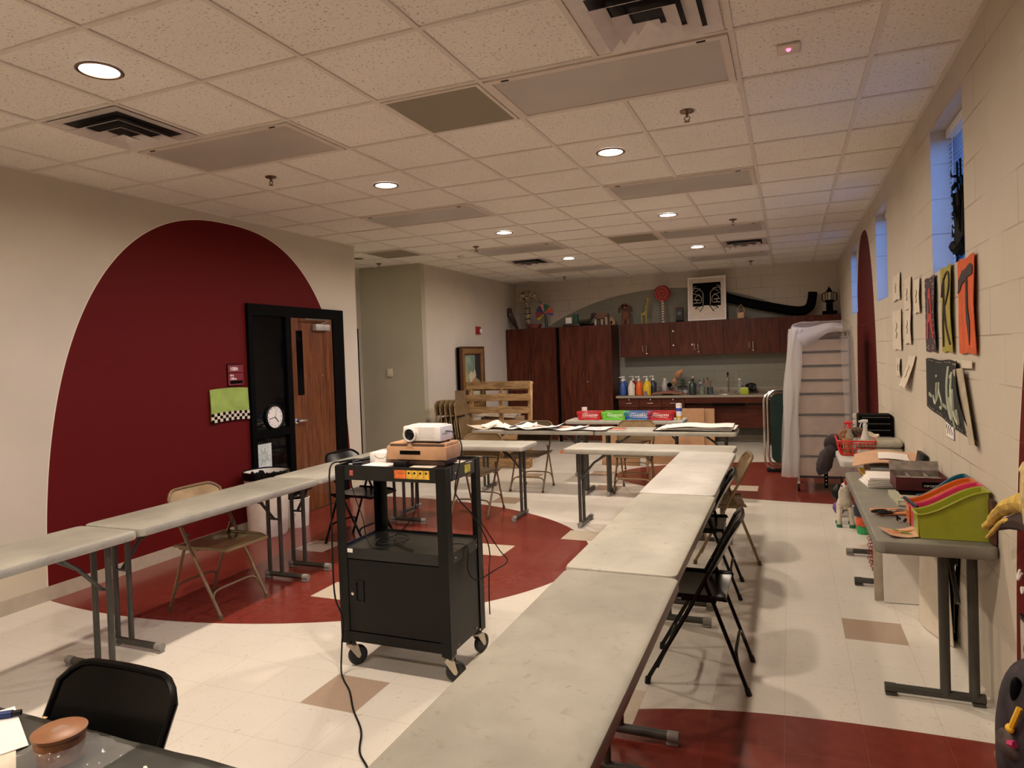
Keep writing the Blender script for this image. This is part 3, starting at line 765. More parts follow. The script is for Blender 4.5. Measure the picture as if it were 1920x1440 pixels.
def blot(pts, c, nm, x=.0645):
    MB().plate((x, 0, FH/2), (0, 1, 0), (0, 0, 1), pts, .001).build(nm, mat('paint_'+nm+str(len(MATS)), c, .7, var=.2, scale=30), cv, smooth=False)
blot([(.10, .02), (.12, .40), (.30, .40), (.30, -.05)], (.02, .018, .015), 'dark_building')
blot([(-.30, .25), (-.24, .22), (-.20, -.05), (-.12, -.30), (-.30, -.39)], (.50, .32, .10), 'ochre_facade', .0648)
blot([(-.14, .05), (-.05, .12), (.03, .08), (.10, .16), (.14, .04), (.04, -.08), (-.1, -.06)], (.55, .47, .30), 'tree_cloud', .0652)
blot([(-.06, -.06), (.10, .02), (.28, -.10), (.24, -.2), (.02, -.16)], (.36, .20, .09), 'roof', .0656)
blot([(.0, -.16), (.24, -.2), (.24, -.39), (-.02, -.39)], (.48, .45, .30), 'white_house', .0660)
blot([(-.30, -.20), (-.2, -.16), (-.12, -.30), (-.05, -.26), (-.03, -.39), (-.30, -.39)], (.04, .025, .02), 'shaded_lane', .0664)
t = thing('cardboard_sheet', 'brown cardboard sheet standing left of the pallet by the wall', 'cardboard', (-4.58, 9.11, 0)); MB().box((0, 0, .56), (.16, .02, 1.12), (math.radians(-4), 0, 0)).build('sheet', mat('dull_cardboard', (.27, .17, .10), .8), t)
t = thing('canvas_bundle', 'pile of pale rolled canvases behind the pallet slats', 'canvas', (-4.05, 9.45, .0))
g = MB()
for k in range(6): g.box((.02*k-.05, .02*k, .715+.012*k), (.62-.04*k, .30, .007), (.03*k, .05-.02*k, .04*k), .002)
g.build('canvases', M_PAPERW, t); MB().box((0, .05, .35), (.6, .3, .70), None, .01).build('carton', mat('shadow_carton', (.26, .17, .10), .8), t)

# ------------------------------------------------------------------ WARDROBES AND KITCHEN RUN
def handle(par, x, y, z, L=.11, horiz=False, name='handle'):
    g = MB()
    if horiz: g.tube([(x-L/2, y, z), (x-L/2, y-.028, z), (x+L/2, y-.028, z), (x+L/2, y, z)], .0045, 6)
    else: g.tube([(x, y, z-L/2), (x, y-.028, z-L/2), (x, y-.028, z+L/2), (x, y, z+L/2)], .0045, 6)
    return g.build(name, M_CHROME, par)
def lock(par, x, y, z): return MB().lathe((x, y, z), [(.012, 0), (.012, .006), (.004, .008)], 12, (0, -1, 0)).build('lock', M_CHROME, par)
def wardrobe(x0, x1, label):
    y = 11.86; t = thing('tall_cabinet', label, 'cabinet', ((x0+x1)/2, (y+YB)/2, 0), 0, 'tall mahogany cabinets'); W_ = x1-x0; D = YB-y-.01
    g = MB(); g.b2(-W_/2, W_/2, -D/2+.02, D/2, .10, 2.112); g.b2(-W_/2+.02, W_/2-.02, -D/2+.05, D/2, 0, .10); g.build('body', M_CAB, t, smooth=False)
    MB().b2(-W_/2, W_/2, -D/2+.045, -D/2+.05, .0, .10).build('toe_kick', M_BASE, t)
    for s in (-1, 1):
        d = MB().b2(min(0, s*W_/2)+.002, max(0, s*W_/2)-.002, -D/2, -D/2+.018, .04, 2.10).build('door', M_CAB, t, smooth=False)
        handle(d, s*.03, -D/2, 1.21, .13)
        if s > 0: lock(d, .03, -D/2, 1.10)
    return t
wardrobe(-4.93, -3.955, 'left tall mahogany cabinet next to the corner'); wardrobe(-3.885, -2.915, 'right tall mahogany cabinet next to the counter')
tag(MB().b2(-3.955, -3.885, 11.95, YB-.01, 0, 2.10).build('filler_board', M_BLACK), 'black filler strip between the two tall cabinets', 'panel')
UC = [(-2.825, -1.925), (-1.925, -1.03), (-1.03, -.13), (-.13, .79)]
UL = ['upper wall cabinet farthest left, under the lollipop and giraffe', 'upper wall cabinet with three white knobs, under the framed print', 'upper wall cabinet under the small birdhouse and black pipe', 'upper wall cabinet in the right corner behind the plastic-covered rack']
for (x0, x1), lb in zip(UC, UL):
    y = 12.14; W_ = x1-x0-.003; D = YB-y-.005; t = thing('wall_cabinet', lb, 'cabinet', ((x0+x1)/2, (y+YB)/2, 1.515), 0, 'mahogany upper cabinets')
    MB().b2(-W_/2, W_/2, -D/2+.02, D/2, 0, .595).build('body', M_CAB, t, smooth=False)
    for s in (-1, 1):
        d = MB().b2(min(0, s*W_/2)+.002, max(0, s*W_/2)-.002, -D/2, -D/2+.018, .004, .592).build('door', M_CAB, t, smooth=False)
        handle(d, s*.03, -D/2, .145, .11)
        if s > 0: lock(d, .032, -D/2, .055)
for k, (x, z) in enumerate([(-1.87, 1.95), (-1.87, 1.70), (-1.55, 1.70)]):
    tag(MB().ball((x, 12.137, z), .016, (1, .5, 1)).build('round_magnet', M_WHITE), ['white round magnet on the upper cabinet door, top left', 'white round magnet on the upper cabinet door, below the other', 'white round magnet on the upper cabinet door near the handles'][k], 'magnet')
# base run
CT0, CT1 = .795, .835
g = MB(); g.b2(-2.86, XR-.01, 11.85, YB-.01, CT0, CT1, .004); g.b2(-2.86, XR-.01, YB-.03, YB-.01, CT1, CT1+.10, .003)
tag(g.build('worktop', M_LAM), 'long grey laminate counter with sink along the back wall', 'worktop')
for k, (x0, x1) in enumerate([(-2.82, -2.45), (-2.45, -2.06), (-2.06, -1.67)]):
    W_ = x1-x0-.002; D = YB-11.88-.01; t = thing('base_cabinet', ['base cabinet with drawer under the paint bottles, leftmost', 'base cabinet with drawer, middle of three under the counter', 'base cabinet with drawer next to the leaning cardboard'][k], 'cabinet', ((x0+x1)/2, (11.88+YB)/2, 0), 0, 'mahogany base cabinets')
    g = MB(); g.b2(-W_/2, W_/2, -D/2+.02, D/2, .10, CT0-.002); g.b2(-W_/2, W_/2, -D/2+.06, D/2, 0, .10); g.build('body', M_CAB, t, smooth=False)
    d = MB().b2(-W_/2+.003, W_/2-.003, -D/2, -D/2+.018, .63, CT0-.012).build('drawer', M_CABD, t, smooth=False); handle(d, 0, -D/2, .705, .10, True); lock(d, 0, -D/2, .765)
    d = MB().b2(-W_/2+.003, W_/2-.003, -D/2, -D/2+.018, .11, .62).build('door', M_CAB, t, smooth=False); handle(d, W_/2-.05, -D/2, .54, .10)
t = thing('sink_apron', 'dark mahogany panel under the sink with a black slot', 'panel', (-.94, 12.0, 0))
MB().b2(-.72, .62, 0, .03, .27, .66).build('lower_panel', M_CABD, t, smooth=False)
MB().b2(-.72, .62, -.13, -.10, .70, CT0-.002).build('apron', M_CABD, t, smooth=False); MB().b2(-.27, .25, -.135, -.131, .655, .70).build('slot', M_BLACK, t)
MB().b2(.60, .62, -.12, .46, 0, CT0-.002).build('end_panel', M_CABD, t, smooth=False)
tag(MB().b2(-.30, XR-.02, 11.87, YB-.03, CT1+.002, CT1+.025, .003).jitter(.0).build('wood_board', M_BOARD), 'wide brown wooden board lying on the right end of the counter', 'board')
for k, (x, y, w_, h_, a) in enumerate([(-1.50, 11.55, .36, .64, 5), (-1.27, 11.62, .22, .63, 5), (-2.25, 9.55, .55, .55, 9), (-1.62, 9.75, .62, .52, 9)]):
    t = thing('cardboard_sheet', ['tall cardboard sheet leaning under the counter, left one', 'narrow cardboard sheet leaning under the counter, right one', 'flat cardboard leaning behind the basket table, left', 'flat cardboard leaning behind the basket table, right'][k], 'cardboard', (x, y, 0), 0, 'leaning cardboard sheets')
    MB().box((0, .0, h_/2), (w_, .012, h_), (math.radians(-a), 0, 0)).build('sheet', M_CARD, t)
# sink, faucet
t = thing('sink', 'round-rimmed steel sink set in the counter below the faucet', 'sink', (-1.0, 12.12, CT1+.001)); MB().lathe((0, 0, 0), [(.0, .002), (.17, .003), (.20, .010), (.215, .010), (.22, 0)], 32).build('rim', M_CHROME, t)
t = thing('faucet', 'chrome gooseneck faucet above the sink', 'faucet', (-.99, 12.36, CT1+.001)); g = MB(); g.lathe((0, 0, 0), [(.03, 0), (.03, .01), (.014, .02)], 16); g.tube(smooth([(0, 0, .02), (0, 0, .22), (0, -.02, .28), (0, -.07, .30), (0, -.12, .27), (0, -.13, .22)], 4), .011, 10); g.build('spout', M_CHROME, t)
for s in (-1, 1): MB().tube([(s*.10, 0, 0), (s*.10, 0, .04), (s*.14, -.02, .06)], .010, 8).build('tap_handle', M_CHROME, t)
MB().ball((0, 0, .335), .022, (.8, .8, 1.6)).build('finial', M_BPL, t)

# ------------------------------------------------------------------ THINGS ON THE TALL CABINETS
TC = 2.112
t = thing('carved_figure', 'dark carved wooden figure leaning at the far left end of the tall cabinets', 'sculpture', (-4.86, 12.02, TC))
MB().tube(smooth([(.10, 0, 0), (.06, 0, .10), (-.01, 0, .22), (-.05, 0, .34), (-.055, 0, .42)], 4), [.03]*4+[.05]*4+[.055]*4+[.045]*4+[.008], 10).jitter(.012, 12).build('body', mat('dark_carved_wood', (.045, .018, .012), .5), t)
MB().ball((-.03, -.045, .29), .012).build('eye', M_PAPERW, t)
t = thing('papier_mache_arm', 'tall white and brown papier-mache arm sculpture on the left tall cabinet', 'sculpture', (-4.56, 12.08, TC))
M_BONE = mat('mottled_papier_mache', (.36, .29, .20), .8, var=.6, scale=22)
MB().tube(smooth([(0, 0, 0), (.0, 0, .2), (.01, 0, .45), (-.02, 0, .60)], 4), [.055, .05, .045, .045, .045, .045, .045, .045, .045, .05, .06, .07, .07], 12).jitter(.012, 16).build('shaft', M_BONE, t)
MB().tube(smooth([(-.14, 0, .55), (-.10, 0, .64), (0, 0, .66), (.10, 0, .64), (.20, 0, .55), (.27, 0, .46)], 4), [.03]*4+[.07]*9+[.05]*4+[.035]*4, 12).jitter(.02, 14).build('head', M_BONE, t)
for k in range(4): MB().lathe((.002, 0, .08+.10*k), [(.058, 0), (.062, .008), (.058, .016)], 14).build('dark_band', mat('brown_band', (.07, .03, .03), .6), t)
t = thing('colour_wheel_fan', 'fan of coloured painted wedges on a dark stand on the left tall cabinet', 'sculpture', (-4.19, 12.0, TC))
MB().tube([(.03, 0, 0), (.0, 0, .30)], [.035, .014], 8).build('stand', mat('dark_green_paint', (.015, .03, .03), .5), t)
fc_ = [(.40, .30, .03), (.20, .02, .04), (.22, .02, .03), (.02, .04, .12), (.03, .04, .12), (.65, .20, .20), (.02, .10, .05), (.02, .11, .06), (.55, .10, .05), (.50, .07, .03), (.09, .06, .20)]
for k, c in enumerate(fc_):
    a0 = math.radians(232-k*23); a1 = a0-math.radians(21)
    MB().plate((-.0, -.02, .27), (1, 0, 0), (0, 0, 1), [(0, 0)]+[(.17*math.cos(a0+(a1-a0)*j/4), .17*math.sin(a0+(a1-a0)*j/4)) for j in range(5)], .012).build('wedge', mat('wedge_%d' % k, c, .6), t, smooth=False)
t = thing('clay_bowl', 'wide red-brown clay bowl on the left tall cabinet', 'bowl', (-4.385, 11.96, TC)); MB().lathe((0, 0, 0), [(0, .004), (.11, .0), (.145, .07), (.15, .075), (.138, .07), (.10, .015), (0, .012)], 28).build('bowl', mat('terracotta', (.13, .025, .018), .5), t)
def carton(name, label, cat, loc, d, m_, rot=0, group=None):
    t = thing(name, label, cat, loc, rot, group); MB().box((0, 0, d[2]/2), d, None, .003).build('body', m_, t)
    g = MB(); g.box((0, 0, d[2]+.0015), (d[0]*.98, .004, .003)); g.build('lid_seam', M_BLACK, t); return t
carton('carton', 'white boxed carton on the right tall cabinet', 'carton', (-3.72, 12.0, TC+.055), (.11, .10, .11), M_PAPER)
carton('carton', 'dark green carton next to the white one on the right tall cabinet', 'carton', (-3.60, 12.02, TC+.055), (.08, .10, .17), mat('dark_green_carton', (.015, .08, .04), .5))
t = thing('storage_tray', 'flat dark tray under the white and green cartons', 'tray', (-3.66, 12.0, TC)); MB().box((0, 0, .026), (.32, .20, .05), None, .01).build('tray', mat('dark_tray', (.03, .018, .015), .5), t)
t = thing('driftwood_sculpture', 'dark twisted sculpture lying on the right tall cabinet', 'sculpture', (-3.38, 12.08, TC+.075))
MB().tube(smooth([(-.16, 0, .0), (-.05, 0, .0), (.04, 0, .05), (.10, 0, .13), (.12, 0, .11)], 4), [.03, .035, .04, .05]*4+[.02], 9).jitter(.025, 15).build('body', mat('dark_metalish', (.07, .06, .045), .4, .2), t)
MB().box((0, 0, -.055), (.34, .16, .04), None, .005).build('plinth', M_BLACK, t)
carton('carton', 'reddish brown carton on the right tall cabinet', 'carton', (-3.13, 12.14, TC), (.22, .14, .22), mat('reddish_carton', (.20, .09, .06), .7))
for k, (x, h, c) in enumerate([(-3.22, .12, (.42, .33, .25)), (-3.16, .10, (.03, .03, .035)), (-3.10, .11, (.35, .28, .2)), (-3.02, .15, (.3, .24, .16))]):
    t = thing('craft_jar', ['pale small jar in front of the reddish carton', 'black small jar in front of the reddish carton', 'cream small jar right of the black jar on tall cabinet', 'taller tan jar at the right of the cabinet-top jars'][k], 'jar', (x, 11.98, TC)); MB().lathe((0, 0, 0), [(0, 0), (.026, 0), (.028, h*.7), (.018, h*.85), (.018, h)], 12).build('jar', mat('jar_%d' % k, c, .4), t); MB().lathe((0, 0, h), [(.020, 0), (.020, .014), (0, .014)], 12).build('lid', M_BLACK, t)
t = thing('wooden_model', 'small wooden model house on the right end of the tall cabinet', 'model', (-2.96, 12.02, TC)); 
t.location = (-2.985, 12.22, TC)
MB().plate((-.06, 0, 0), (1, 0, 0), (0, 0, 1), [(0, 0), (.12, 0), (.12, .08), (.06, .16), (0, .08)], -.06).build('house', M_LWOOD, t, smooth=False); MB().box((0, -.003, .05), (.03, .006, .05)).build('doorway', M_BLACK, t)

# ------------------------------------------------------------------ THINGS ON THE UPPER CABINETS
UT = 2.112; UYc = 12.27
t = thing('dog_sculpture', 'brown papier-mache dog with sunglasses and floppy ears on the upper cabinets', 'sculpture', (-2.73, UYc, UT)); MBR = mat('brown_felt', (.20, .075, .045), .8, var=.2)
g = MB(); g.ball((0, 0, .16), .085, (.95, .8, 1.3)); g.ball((-.02, -.02, .32), .07, (1.0, .95, .95)); g.ball((-.025, -.085, .30), .035, (1, 1.2, .8)); g.jitter(.004, 18).build('body', MBR, t)
for s in (-1, 1):
    MB().tube([(s*.055, -.02, .35), (s*.10, -.02, .30), (s*.115, -.02, .22)], [.015, .028, .018], 8).build('ear', mat('dark_felt', (.10, .04, .025), .8), t)
    MB().tube([(s*.045, -.02, .10), (s*.05, -.04, .0)], [.034, .03], 10).build('leg', MBR, t); MB().ball((s*.03, -.085, .34), .022, (1, .5, .8)).build('sunglass_lens', M_BLACK, t)
MB().ball((-.025, -.13, .30), .016).build('nose', M_BLACK, t); MB().ball((.02, -.02, .39), .018).build('bow', mat('pink_bow', (.5, .2, .2), .6), t)
t = thing('giraffe_sculpture', 'small yellow spotted giraffe on the upper cabinets', 'sculpture', (-2.38, UYc, UT)); MG = mat('giraffe_yellow', (.42, .33, .06), .6)
g = MB(); g.tube([(-.05, 0, .17), (.03, 0, .20)], [.034, .036], 10); g.tube([(.02, 0, .20), (.035, 0, .34), (.05, 0, .44)], [.03, .022, .018], 8); g.tube([(.04, 0, .45), (.10, 0, .43)], [.022, .013], 8); g.build('body', MG, t)
for (x, y) in ((-.055, -.02), (-.055, .02), (.025, -.02), (.025, .02)): MB().tube([(x, y, .18), (x, y, 0)], [.014, .010], 8).build('leg', MG, t)
for s in (-1, 1): MB().tube([(.045, s*.012, .46), (.045, s*.012, .50)], .004, 5).build('horn', MG, t)
for k in range(9): MB().ball((.03+.004*math.sin(k*2)-(.06 if k > 6 else 0), -.020-.012*(k > 5), .42-.028*k), .009, (1, .4, 1), 1).build('spot', M_BLACK, t)
t = thing('lollipop_sculpture', 'giant red swirl lollipop on a striped stick on the upper cabinets', 'sculpture', (-2.06, UYc, UT)); MR1 = mat('lolly_red', (.42, .035, .025), .5); MR2 = mat('lolly_dark_red', (.16, .014, .014), .5)
MB().lathe((0, .02, .52), [(0, -.03), (.13, -.028), (.145, 0), (.13, .028), (0, .03)], 28, (0, -1, 0)).build('candy', MR1, t)
sp = [(math.cos(a)*(.008+.0088*a), -.012, .52+math.sin(a)*(.008+.0088*a)) for a in [k*.3 for k in range(52)]]
MB().tube(sp, .0085, 6).build('swirl', MR2, t)
MB().cyl((0, .02, 0), (0, .02, .40), .026, 14).build('stick', M_PAPERW, t)
for k in range(8): MB().tube([(.028*math.cos(a), .02+.028*math.sin(a), .03+.045*k+.045*(a+PI)/(2*PI)*1.2) for a in [-PI+j*PI/5 for j in range(11)]], .008, 5).build('stripe', MR2, t)
t = thing('speaker_box', 'small dark wooden box with a round hole beside the framed print', 'box', (-1.765, UYc, UT)); MB().box((0, 0, .13), (.12, .10, .22), None, .004).build('body', mat('dark_box', (.02, .02, .022), .5), t); MB().lathe((0, -.05, .15), [(.03, 0), (.032, .006), (.018, .004), (0, .002)], 16, (0, -1, 0)).build('ring', mat('dim_metal', (.10, .09, .10), .4, .5), t); MB().box((-.02, 0, .252), (.16, .12, .012)).build('roof', mat('rust_paint', (.22, .06, .03), .6), t); MB().box((0, 0, .012), (.13, .12, .02)).build('base', M_BLACK, t)
t = thing('framed_print', 'white-framed black and white linocut print of two seated figures', 'picture', (-1.29, 12.17, UT)); a = math.radians(-7)
def fp(g, nm, m_): o = g.build(nm, m_, t, smooth=False); o.rotation_euler = (a, 0, 0); return o
W_, H_ = .64, .765
g = MB()
for s in (-1, 1): g.b2(s*(W_/2-.012)-.012, s*(W_/2-.012)+.012, -.012, .012, 0, H_); g.b2(-W_/2+.024, W_/2-.024, -.012, .012, H_/2+s*(H_/2-.012)-.012, H_/2+s*(H_/2-.012)+.012)
fp(g, 'frame', M_PAPER); fp(MB().b2(-W_/2+.02, W_/2-.02, -.003, .01, .02, H_-.02), 'mat_board', M_PAPERW)
P0 = (0, -.0045, 0)
def pl(pts, nm, m_, yo): return fp(MB().plate((0, yo, 0), (1, 0, 0), (0, 0, 1), pts, .0012), nm, m_)
pl([(-.235, .12), (.235, .12), (.235, .66), (-.235, .66)], 'print_ground', M_BLACK, -.0040)
pl([(-.235, .12), (.235, .12), (.235, .25), (.05, .25), (.03, .26), (-.05, .26), (-.07, .25), (-.235, .25)], 'print_floor', M_PAPERW, -.0054)
for s in (-1, 1):
    def Mx(l): return [(s*x, z) for x, z in l]
    for (l, r_) in (([(.10, .55), (.20, .57), (.23, .52)], .006), ([(.06, .48), (.12, .54), (.20, .50)], .005), ([(.06, .48), (.06, .27)], .006), ([(.23, .48), (.10, .42), (.09, .32)], .006), ([(.12, .46), (.20, .40), (.16, .34), (.22, .30)], .005),
                    ([(.17, .60), (.21, .60), (.22, .55)], .005), ([(.10, .31), (.22, .31)], .008), ([(.12, .36), (.22, .37)], .010)):
        g = MB(); g.tube([(x, -.0055, z) for x, z in smooth([(p[0], p[1], 0) for p in Mx(l)], 3) for _ in [0]] if False else [(v.x, -.0055, v.y) for v in smooth([(p[0], p[1], 0) for p in Mx(l)], 3)], r_*.62, 5); fp(g, 'print_line', M_PAPERW)
    for l in ([(.05, .25), (.12, .15)], [(.10, .25), (.20, .22), (.13, .19)], [(.15, .26), (.19, .20)]):
        g = MB(); g.tube([(p[0], -.0066, p[1]) for p in Mx(l)], .007, 5); fp(g, 'print_line', M_BLACK)
t = thing('birdhouse', 'tiny light wood birdhouse frame on the upper cabinets under the black pipe', 'birdhouse', (-.735, UYc-.05, UT)); MB().box((0, 0, .055), (.11, .09, .10), None, .003).build('box', M_LWOOD, t)
g = MB(); g.tube([(-.055, 0, .10), (-.055, 0, .17), (0, 0, .245), (.055, 0, .17), (.055, 0, .10)], .007, 6); g.build('gable', M_LWOOD, t); MB().ball((0, 0, .14), .022, (1, .6, 1.3)).build('bell', mat('bell_brown', (.12, .06, .04), .6), t)
t = thing('pipe_sculpture', 'long black bent pipe lying along the wall above the right cabinets', 'sculpture', (-.95, 12.33, UT))
pth = smooth([(-.06, .02, .385), (0, 0, .375), (.35, -.02, .26), (.7, -.03, .17), (1.0, -.03, .10), (1.18, -.03, .085), (1.29, -.03, .14), (1.33, -.03, .26), (1.345, -.03, .385)], 4)
MB().tube(pth, [.080]*22+[.074]*6+[.07]*(len(pth)-28), 14).build('pipe', M_BLACK, t)
t = thing('lantern_model', 'black paper lantern tower model at the right end of the upper cabinets', 'model', (.64, UYc, UT))
MB().box((0, 0, .03), (.22, .16, .055), None, .004).build('base', M_BLACK, t); MB().box((0, 0, .12), (.10, .10, .14), None, .01).build('column', M_BLACK, t)
g = MB(); g.lathe((0, 0, 0), [(.055, .19), (.07, .23), (.065, .235)], 6); g.lathe((0, 0, 0), [(.06, .36), (.05, .37), (0, .46)], 6)
g.build('lantern_cap', M_BLACK, t, smooth=False); MB().lathe((0, 0, 0), [(.038, .235), (.042, .36)], 6).build('lantern_pane', mat('lantern_paper', (.5, .48, .42), .5), t, smooth=False)
for k in range(6): MB().tube([(.055*math.cos(k*PI/3), .055*math.sin(k*PI/3), .23), (.06*math.cos(k*PI/3), .06*math.sin(k*PI/3), .365)], .005, 5).build('post', M_BLACK, t)
for s in (-1, 1): MB().tube([(s*.05, 0, .20), (s*.11, 0, .23), (s*.11, 0, .34), (s*.06, 0, .36)], .008, 5).build('side_arm', M_BLACK, t)

# ------------------------------------------------------------------ THINGS ON THE COUNTER
CZ = CT1+.002
def jug(x, y, c, label, h=.27, r=.062, pump=True, group='large paint jugs on the counter', name='paint_jug', lab=False, cap=None):
    mt = mat('jug_'+label[:14], c, .35, var=.04, coat=.3); t = thing(name, label, 'bottle', (x, y, CZ), 0, group)
    MB().lathe((0, 0, 0), [(0, .002), (r-.006, 0), (r, .008), (r, h*.55), (r*.93, h*.62), (r*.6, h*.86), (.024, h*.93), (.022, h)], 20).build('body', mt, t)
    g = MB(); g.tube(smooth([(.03, -.02, h*.88), (r*.95, -.03, h*.78), (r*1.0, -.03, h*.60)], 3), .010, 8); g.build('grip', mt, t)
    if pump:
        g = MB(); g.lathe((0, 0, h), [(.026, -.012), (.026, .018), (.008, .022), (.007, .055)], 14); g.tube([(.012, 0, h+.055), (-.0, 0, h+.062), (-.065, -.01, h+.052)], .007, 8); g.build('pump', M_WHITE, t)
    else: MB().lathe((0, 0, h), [(.024, -.01), (.024, .014), (0, .015)], 14).build('cap', cap or M_WHITE, t)
    if lab: MB().lathe((0, 0, 0), [(r+.001, h*.12), (r+.001, h*.40)], 20).build('label', lab, t)
    return t
jug(-2.755, 11.98, (.03, .085, .30), 'blue paint jug with pump at the left end of the counter')
jug(-2.78, 12.20, (.04, .12, .32), 'second blue paint jug half hidden behind the first')
jug(-2.62, 12.20, (.30, .012, .02), 'dark red paint jug behind the white jug')
jug(-2.60, 11.96, (.72, .67, .58), 'white paint jug with plain cap beside the blue one', h=.25, pump=False)
jug(-2.475, 12.02, (.72, .13, .012), 'orange paint jug with pump')
jug(-2.33, 12.00, (.72, .50, .012), 'yellow paint jug with pump', r=.070)
jug(-2.255, 12.18, (.03, .03, .05), 'dark paint jug behind the yellow one')
t = thing('small_cup', 'small mauve cup in front of the yellow paint jug', 'cup', (-2.345, 11.90, CZ)); MB().lathe((0, 0, 0), [(0, 0), (.025, 0), (.032, .075), (.029, .075), (.023, .005), (0, .005)], 16).build('cup', mat('mauve', (.28, .20, .22), .5), t)
jug(-2.05, 12.20, (.42, .41, .37), 'clear one-gallon jug with a small label on the counter', pump=False, group='jugs', lab=mat('jug_label', (.35, .34, .40), .6))
t = thing('brush_sculpture', 'black round head on a pink base among the counter jars', 'sculpture', (-1.955, 12.12, CZ)); MB().ball((0, 0, .17), .045).build('head', M_BLACK, t); MB().cyl((0, 0, .05), (0, 0, .15), .01).build('stem', M_BLACK, t); MB().lathe((0, 0, 0), [(0, 0), (.045, 0), (.05, .03), (.02, .08), (0, .08)], 16).build('base', mat('pink_base', (.45, .12, .18), .5), t)
t = thing('leaf_sculpture', 'tan leaf-shaped clay sculpture rising behind the jars', 'sculpture', (-1.90, 12.26, CZ)); mtan = mat('tan_clay', (.48, .24, .11), .7, var=.25)
MB().tube(smooth([(0, 0, 0), (0, 0, .16), (.02, 0, .26), (.06, 0, .33), (.13, 0, .40), (.15, 0, .45)], 4), [.012]*5+[.03, .045, .04, .03, .02, .03, .045, .055, .06, .055, .05, .04, .03, .02, .01, .006], 9).jitter(.012, 15).build('leaf', mtan, t)
for k, x in enumerate((-1.80, -1.70)):
    t = thing('glass_jar', ['glass jar with a white label holding a plant', 'glass jar with a white label, right of the plant jar'][k], 'jar', (x, 12.24, CZ), 0, 'labelled glass jars'); MB().lathe((0, 0, 0), [(0, 0), (.042, 0), (.043, .09), (.034, .105), (.034, .12)], 18).build('glass', mat('dusky_glass', (.09, .10, .09), .12, alpha=.55, var=.0), t); MB().lathe((0, 0, 0), [(.0445, .02), (.0445, .07)], 18).build('label', mat('pale_label', (.40, .42, .50), .6), t); MB().lathe((0, 0, .12), [(.036, 0), (.036, .016), (0, .016)], 18).build('lid', M_BPL, t)
t = thing('plant_cutting', 'small dark green plant cutting standing behind the glass jars', 'plant', (-1.755, 12.33, CZ)); g = MB(); g.tube([(0, 0, 0), (0, 0, .18), (.01, 0, .26)], .004, 5); g.build('stem', mat('stem_green', (.03, .05, .015), .6), t)
random.seed(4); g = MB()
for k in range(12):
    a = k*2.4; z = .12+.012*k; p = Vector((.0, 0, z)); d = Vector((math.cos(a), math.sin(a)*.4, .3)); g.tube([p, p+d*.03, p+d*.06], [.003, .014, .002], 5)
g.build('leaves', mat('dark_leaf', (.025, .05, .02), .5), t)
for k in range(4):
    t = thing('art_board', ['warped wooden painting board lowest in the pile on the counter', 'red-brown board in the pile on the counter', 'cream board in the pile on the counter', 'topmost curled board in the pile on the counter'][k], 'board', (-1.97, 12.0, CZ+.004+.010*k), 0, 'curled boards on the counter'); w_ = .62-.06*k
    MB().sheet(lambda u, v: ((u-.5)*w_, (v-.5)*.20, .030*(1-((u-.5)*w_/.31)**2)+.003*math.sin((u-.5)*w_*9)), 12, 2, .006).build('board', [M_LWOOD, mat('redbrown_board', (.20, .05, .03), .6), M_KRAFT, mat('dull_red_board', (.22, .06, .05), .6)][k], t)
jug(-1.545, 11.98, (.018, .035, .033), 'dark green jug on the counter, left of the brush cup', h=.25, pump=False, group='jugs', cap=M_BPL)
jug(-1.62, 12.28, (.60, .32, .03), 'slim orange-yellow squeeze bottle behind the green jug', h=.20, r=.025, pump=False, group='squeeze bottles', name='squeeze_bottle')
jug(-1.58, 12.34, (.16, .14, .10), 'brown squeeze bottle behind the green jug', h=.29, r=.03, pump=False, group='squeeze bottles', name='squeeze_bottle', cap=M_FRAMEW)
jug(-1.44, 12.22, (.03, .12, .30), 'small blue squeeze bottle beside the brush cup', h=.19, r=.028, pump=False, group='squeeze bottles', name='squeeze_bottle')
random.seed(9)
def brushcup(x, y, c, label, h=.14):
    t = thing('brush_cup', label, 'cup', (x, y, CZ), 0, 'cups of paint brushes'); MB().lathe((0, 0, 0), [(0, 0), (.046, 0), (.056, h), (.052, h), (.043, .006), (0, .006)], 18).build('cup', mat('cup'+label[:8], c, .5, var=.3, scale=30), t)
    for k in range(7):
        a = random.uniform(0, 6.28); d = Vector((math.cos(a)*.04, math.sin(a)*.04, 0)); L = random.uniform(.20, .27)
        b = MB().tube([(d.x*.3, d.y*.3, .01), (d.x*1.1, d.y*1.1, L)], .0035, 6).build('brush', [M_LWOOD, M_BPL, M_RED][k % 3], t); MB().tube([(d.x*1.1, d.y*1.1, L), (d.x*1.2, d.y*1.2, L+.035)], [.006, .002], 6).build('bristles', mat('bristle', (.07, .035, .02), .8), b)
brushcup(-1.39, 12.00, (.20, .23, .19), 'cream paint-stained cup of brushes on the counter'); brushcup(-1.27, 12.12, (.07, .10, .12), 'grey-blue cup of brushes on the counter', .12)
jug(-.79, 12.28, (.30, .31, .28), 'clear soap bottle at the right of the sink', h=.24, r=.035, pump=False, group='squeeze bottles', name='squeeze_bottle')
t = thing('sponge_box', 'bright yellow-green box right of the sink', 'box', (-.70, 12.02, CZ)); MB().box((0, 0, .055), (.13, .08, .11), None, .006).build('body', mat('lime_box', (.42, .50, .03), .5), t); MB().box((0, 0, .112), (.10, .05, .008)).build('opening', M_PAPERW, t)
t = thing('plastic_bag', 'crumpled black bag behind the lime box', 'bag', (-.60, 12.26, CZ)); MB().ball((0, 0, .10), .085, (1.1, .9, .85), 3).jitter(.03, 14).build('bag', M_BPL, t)

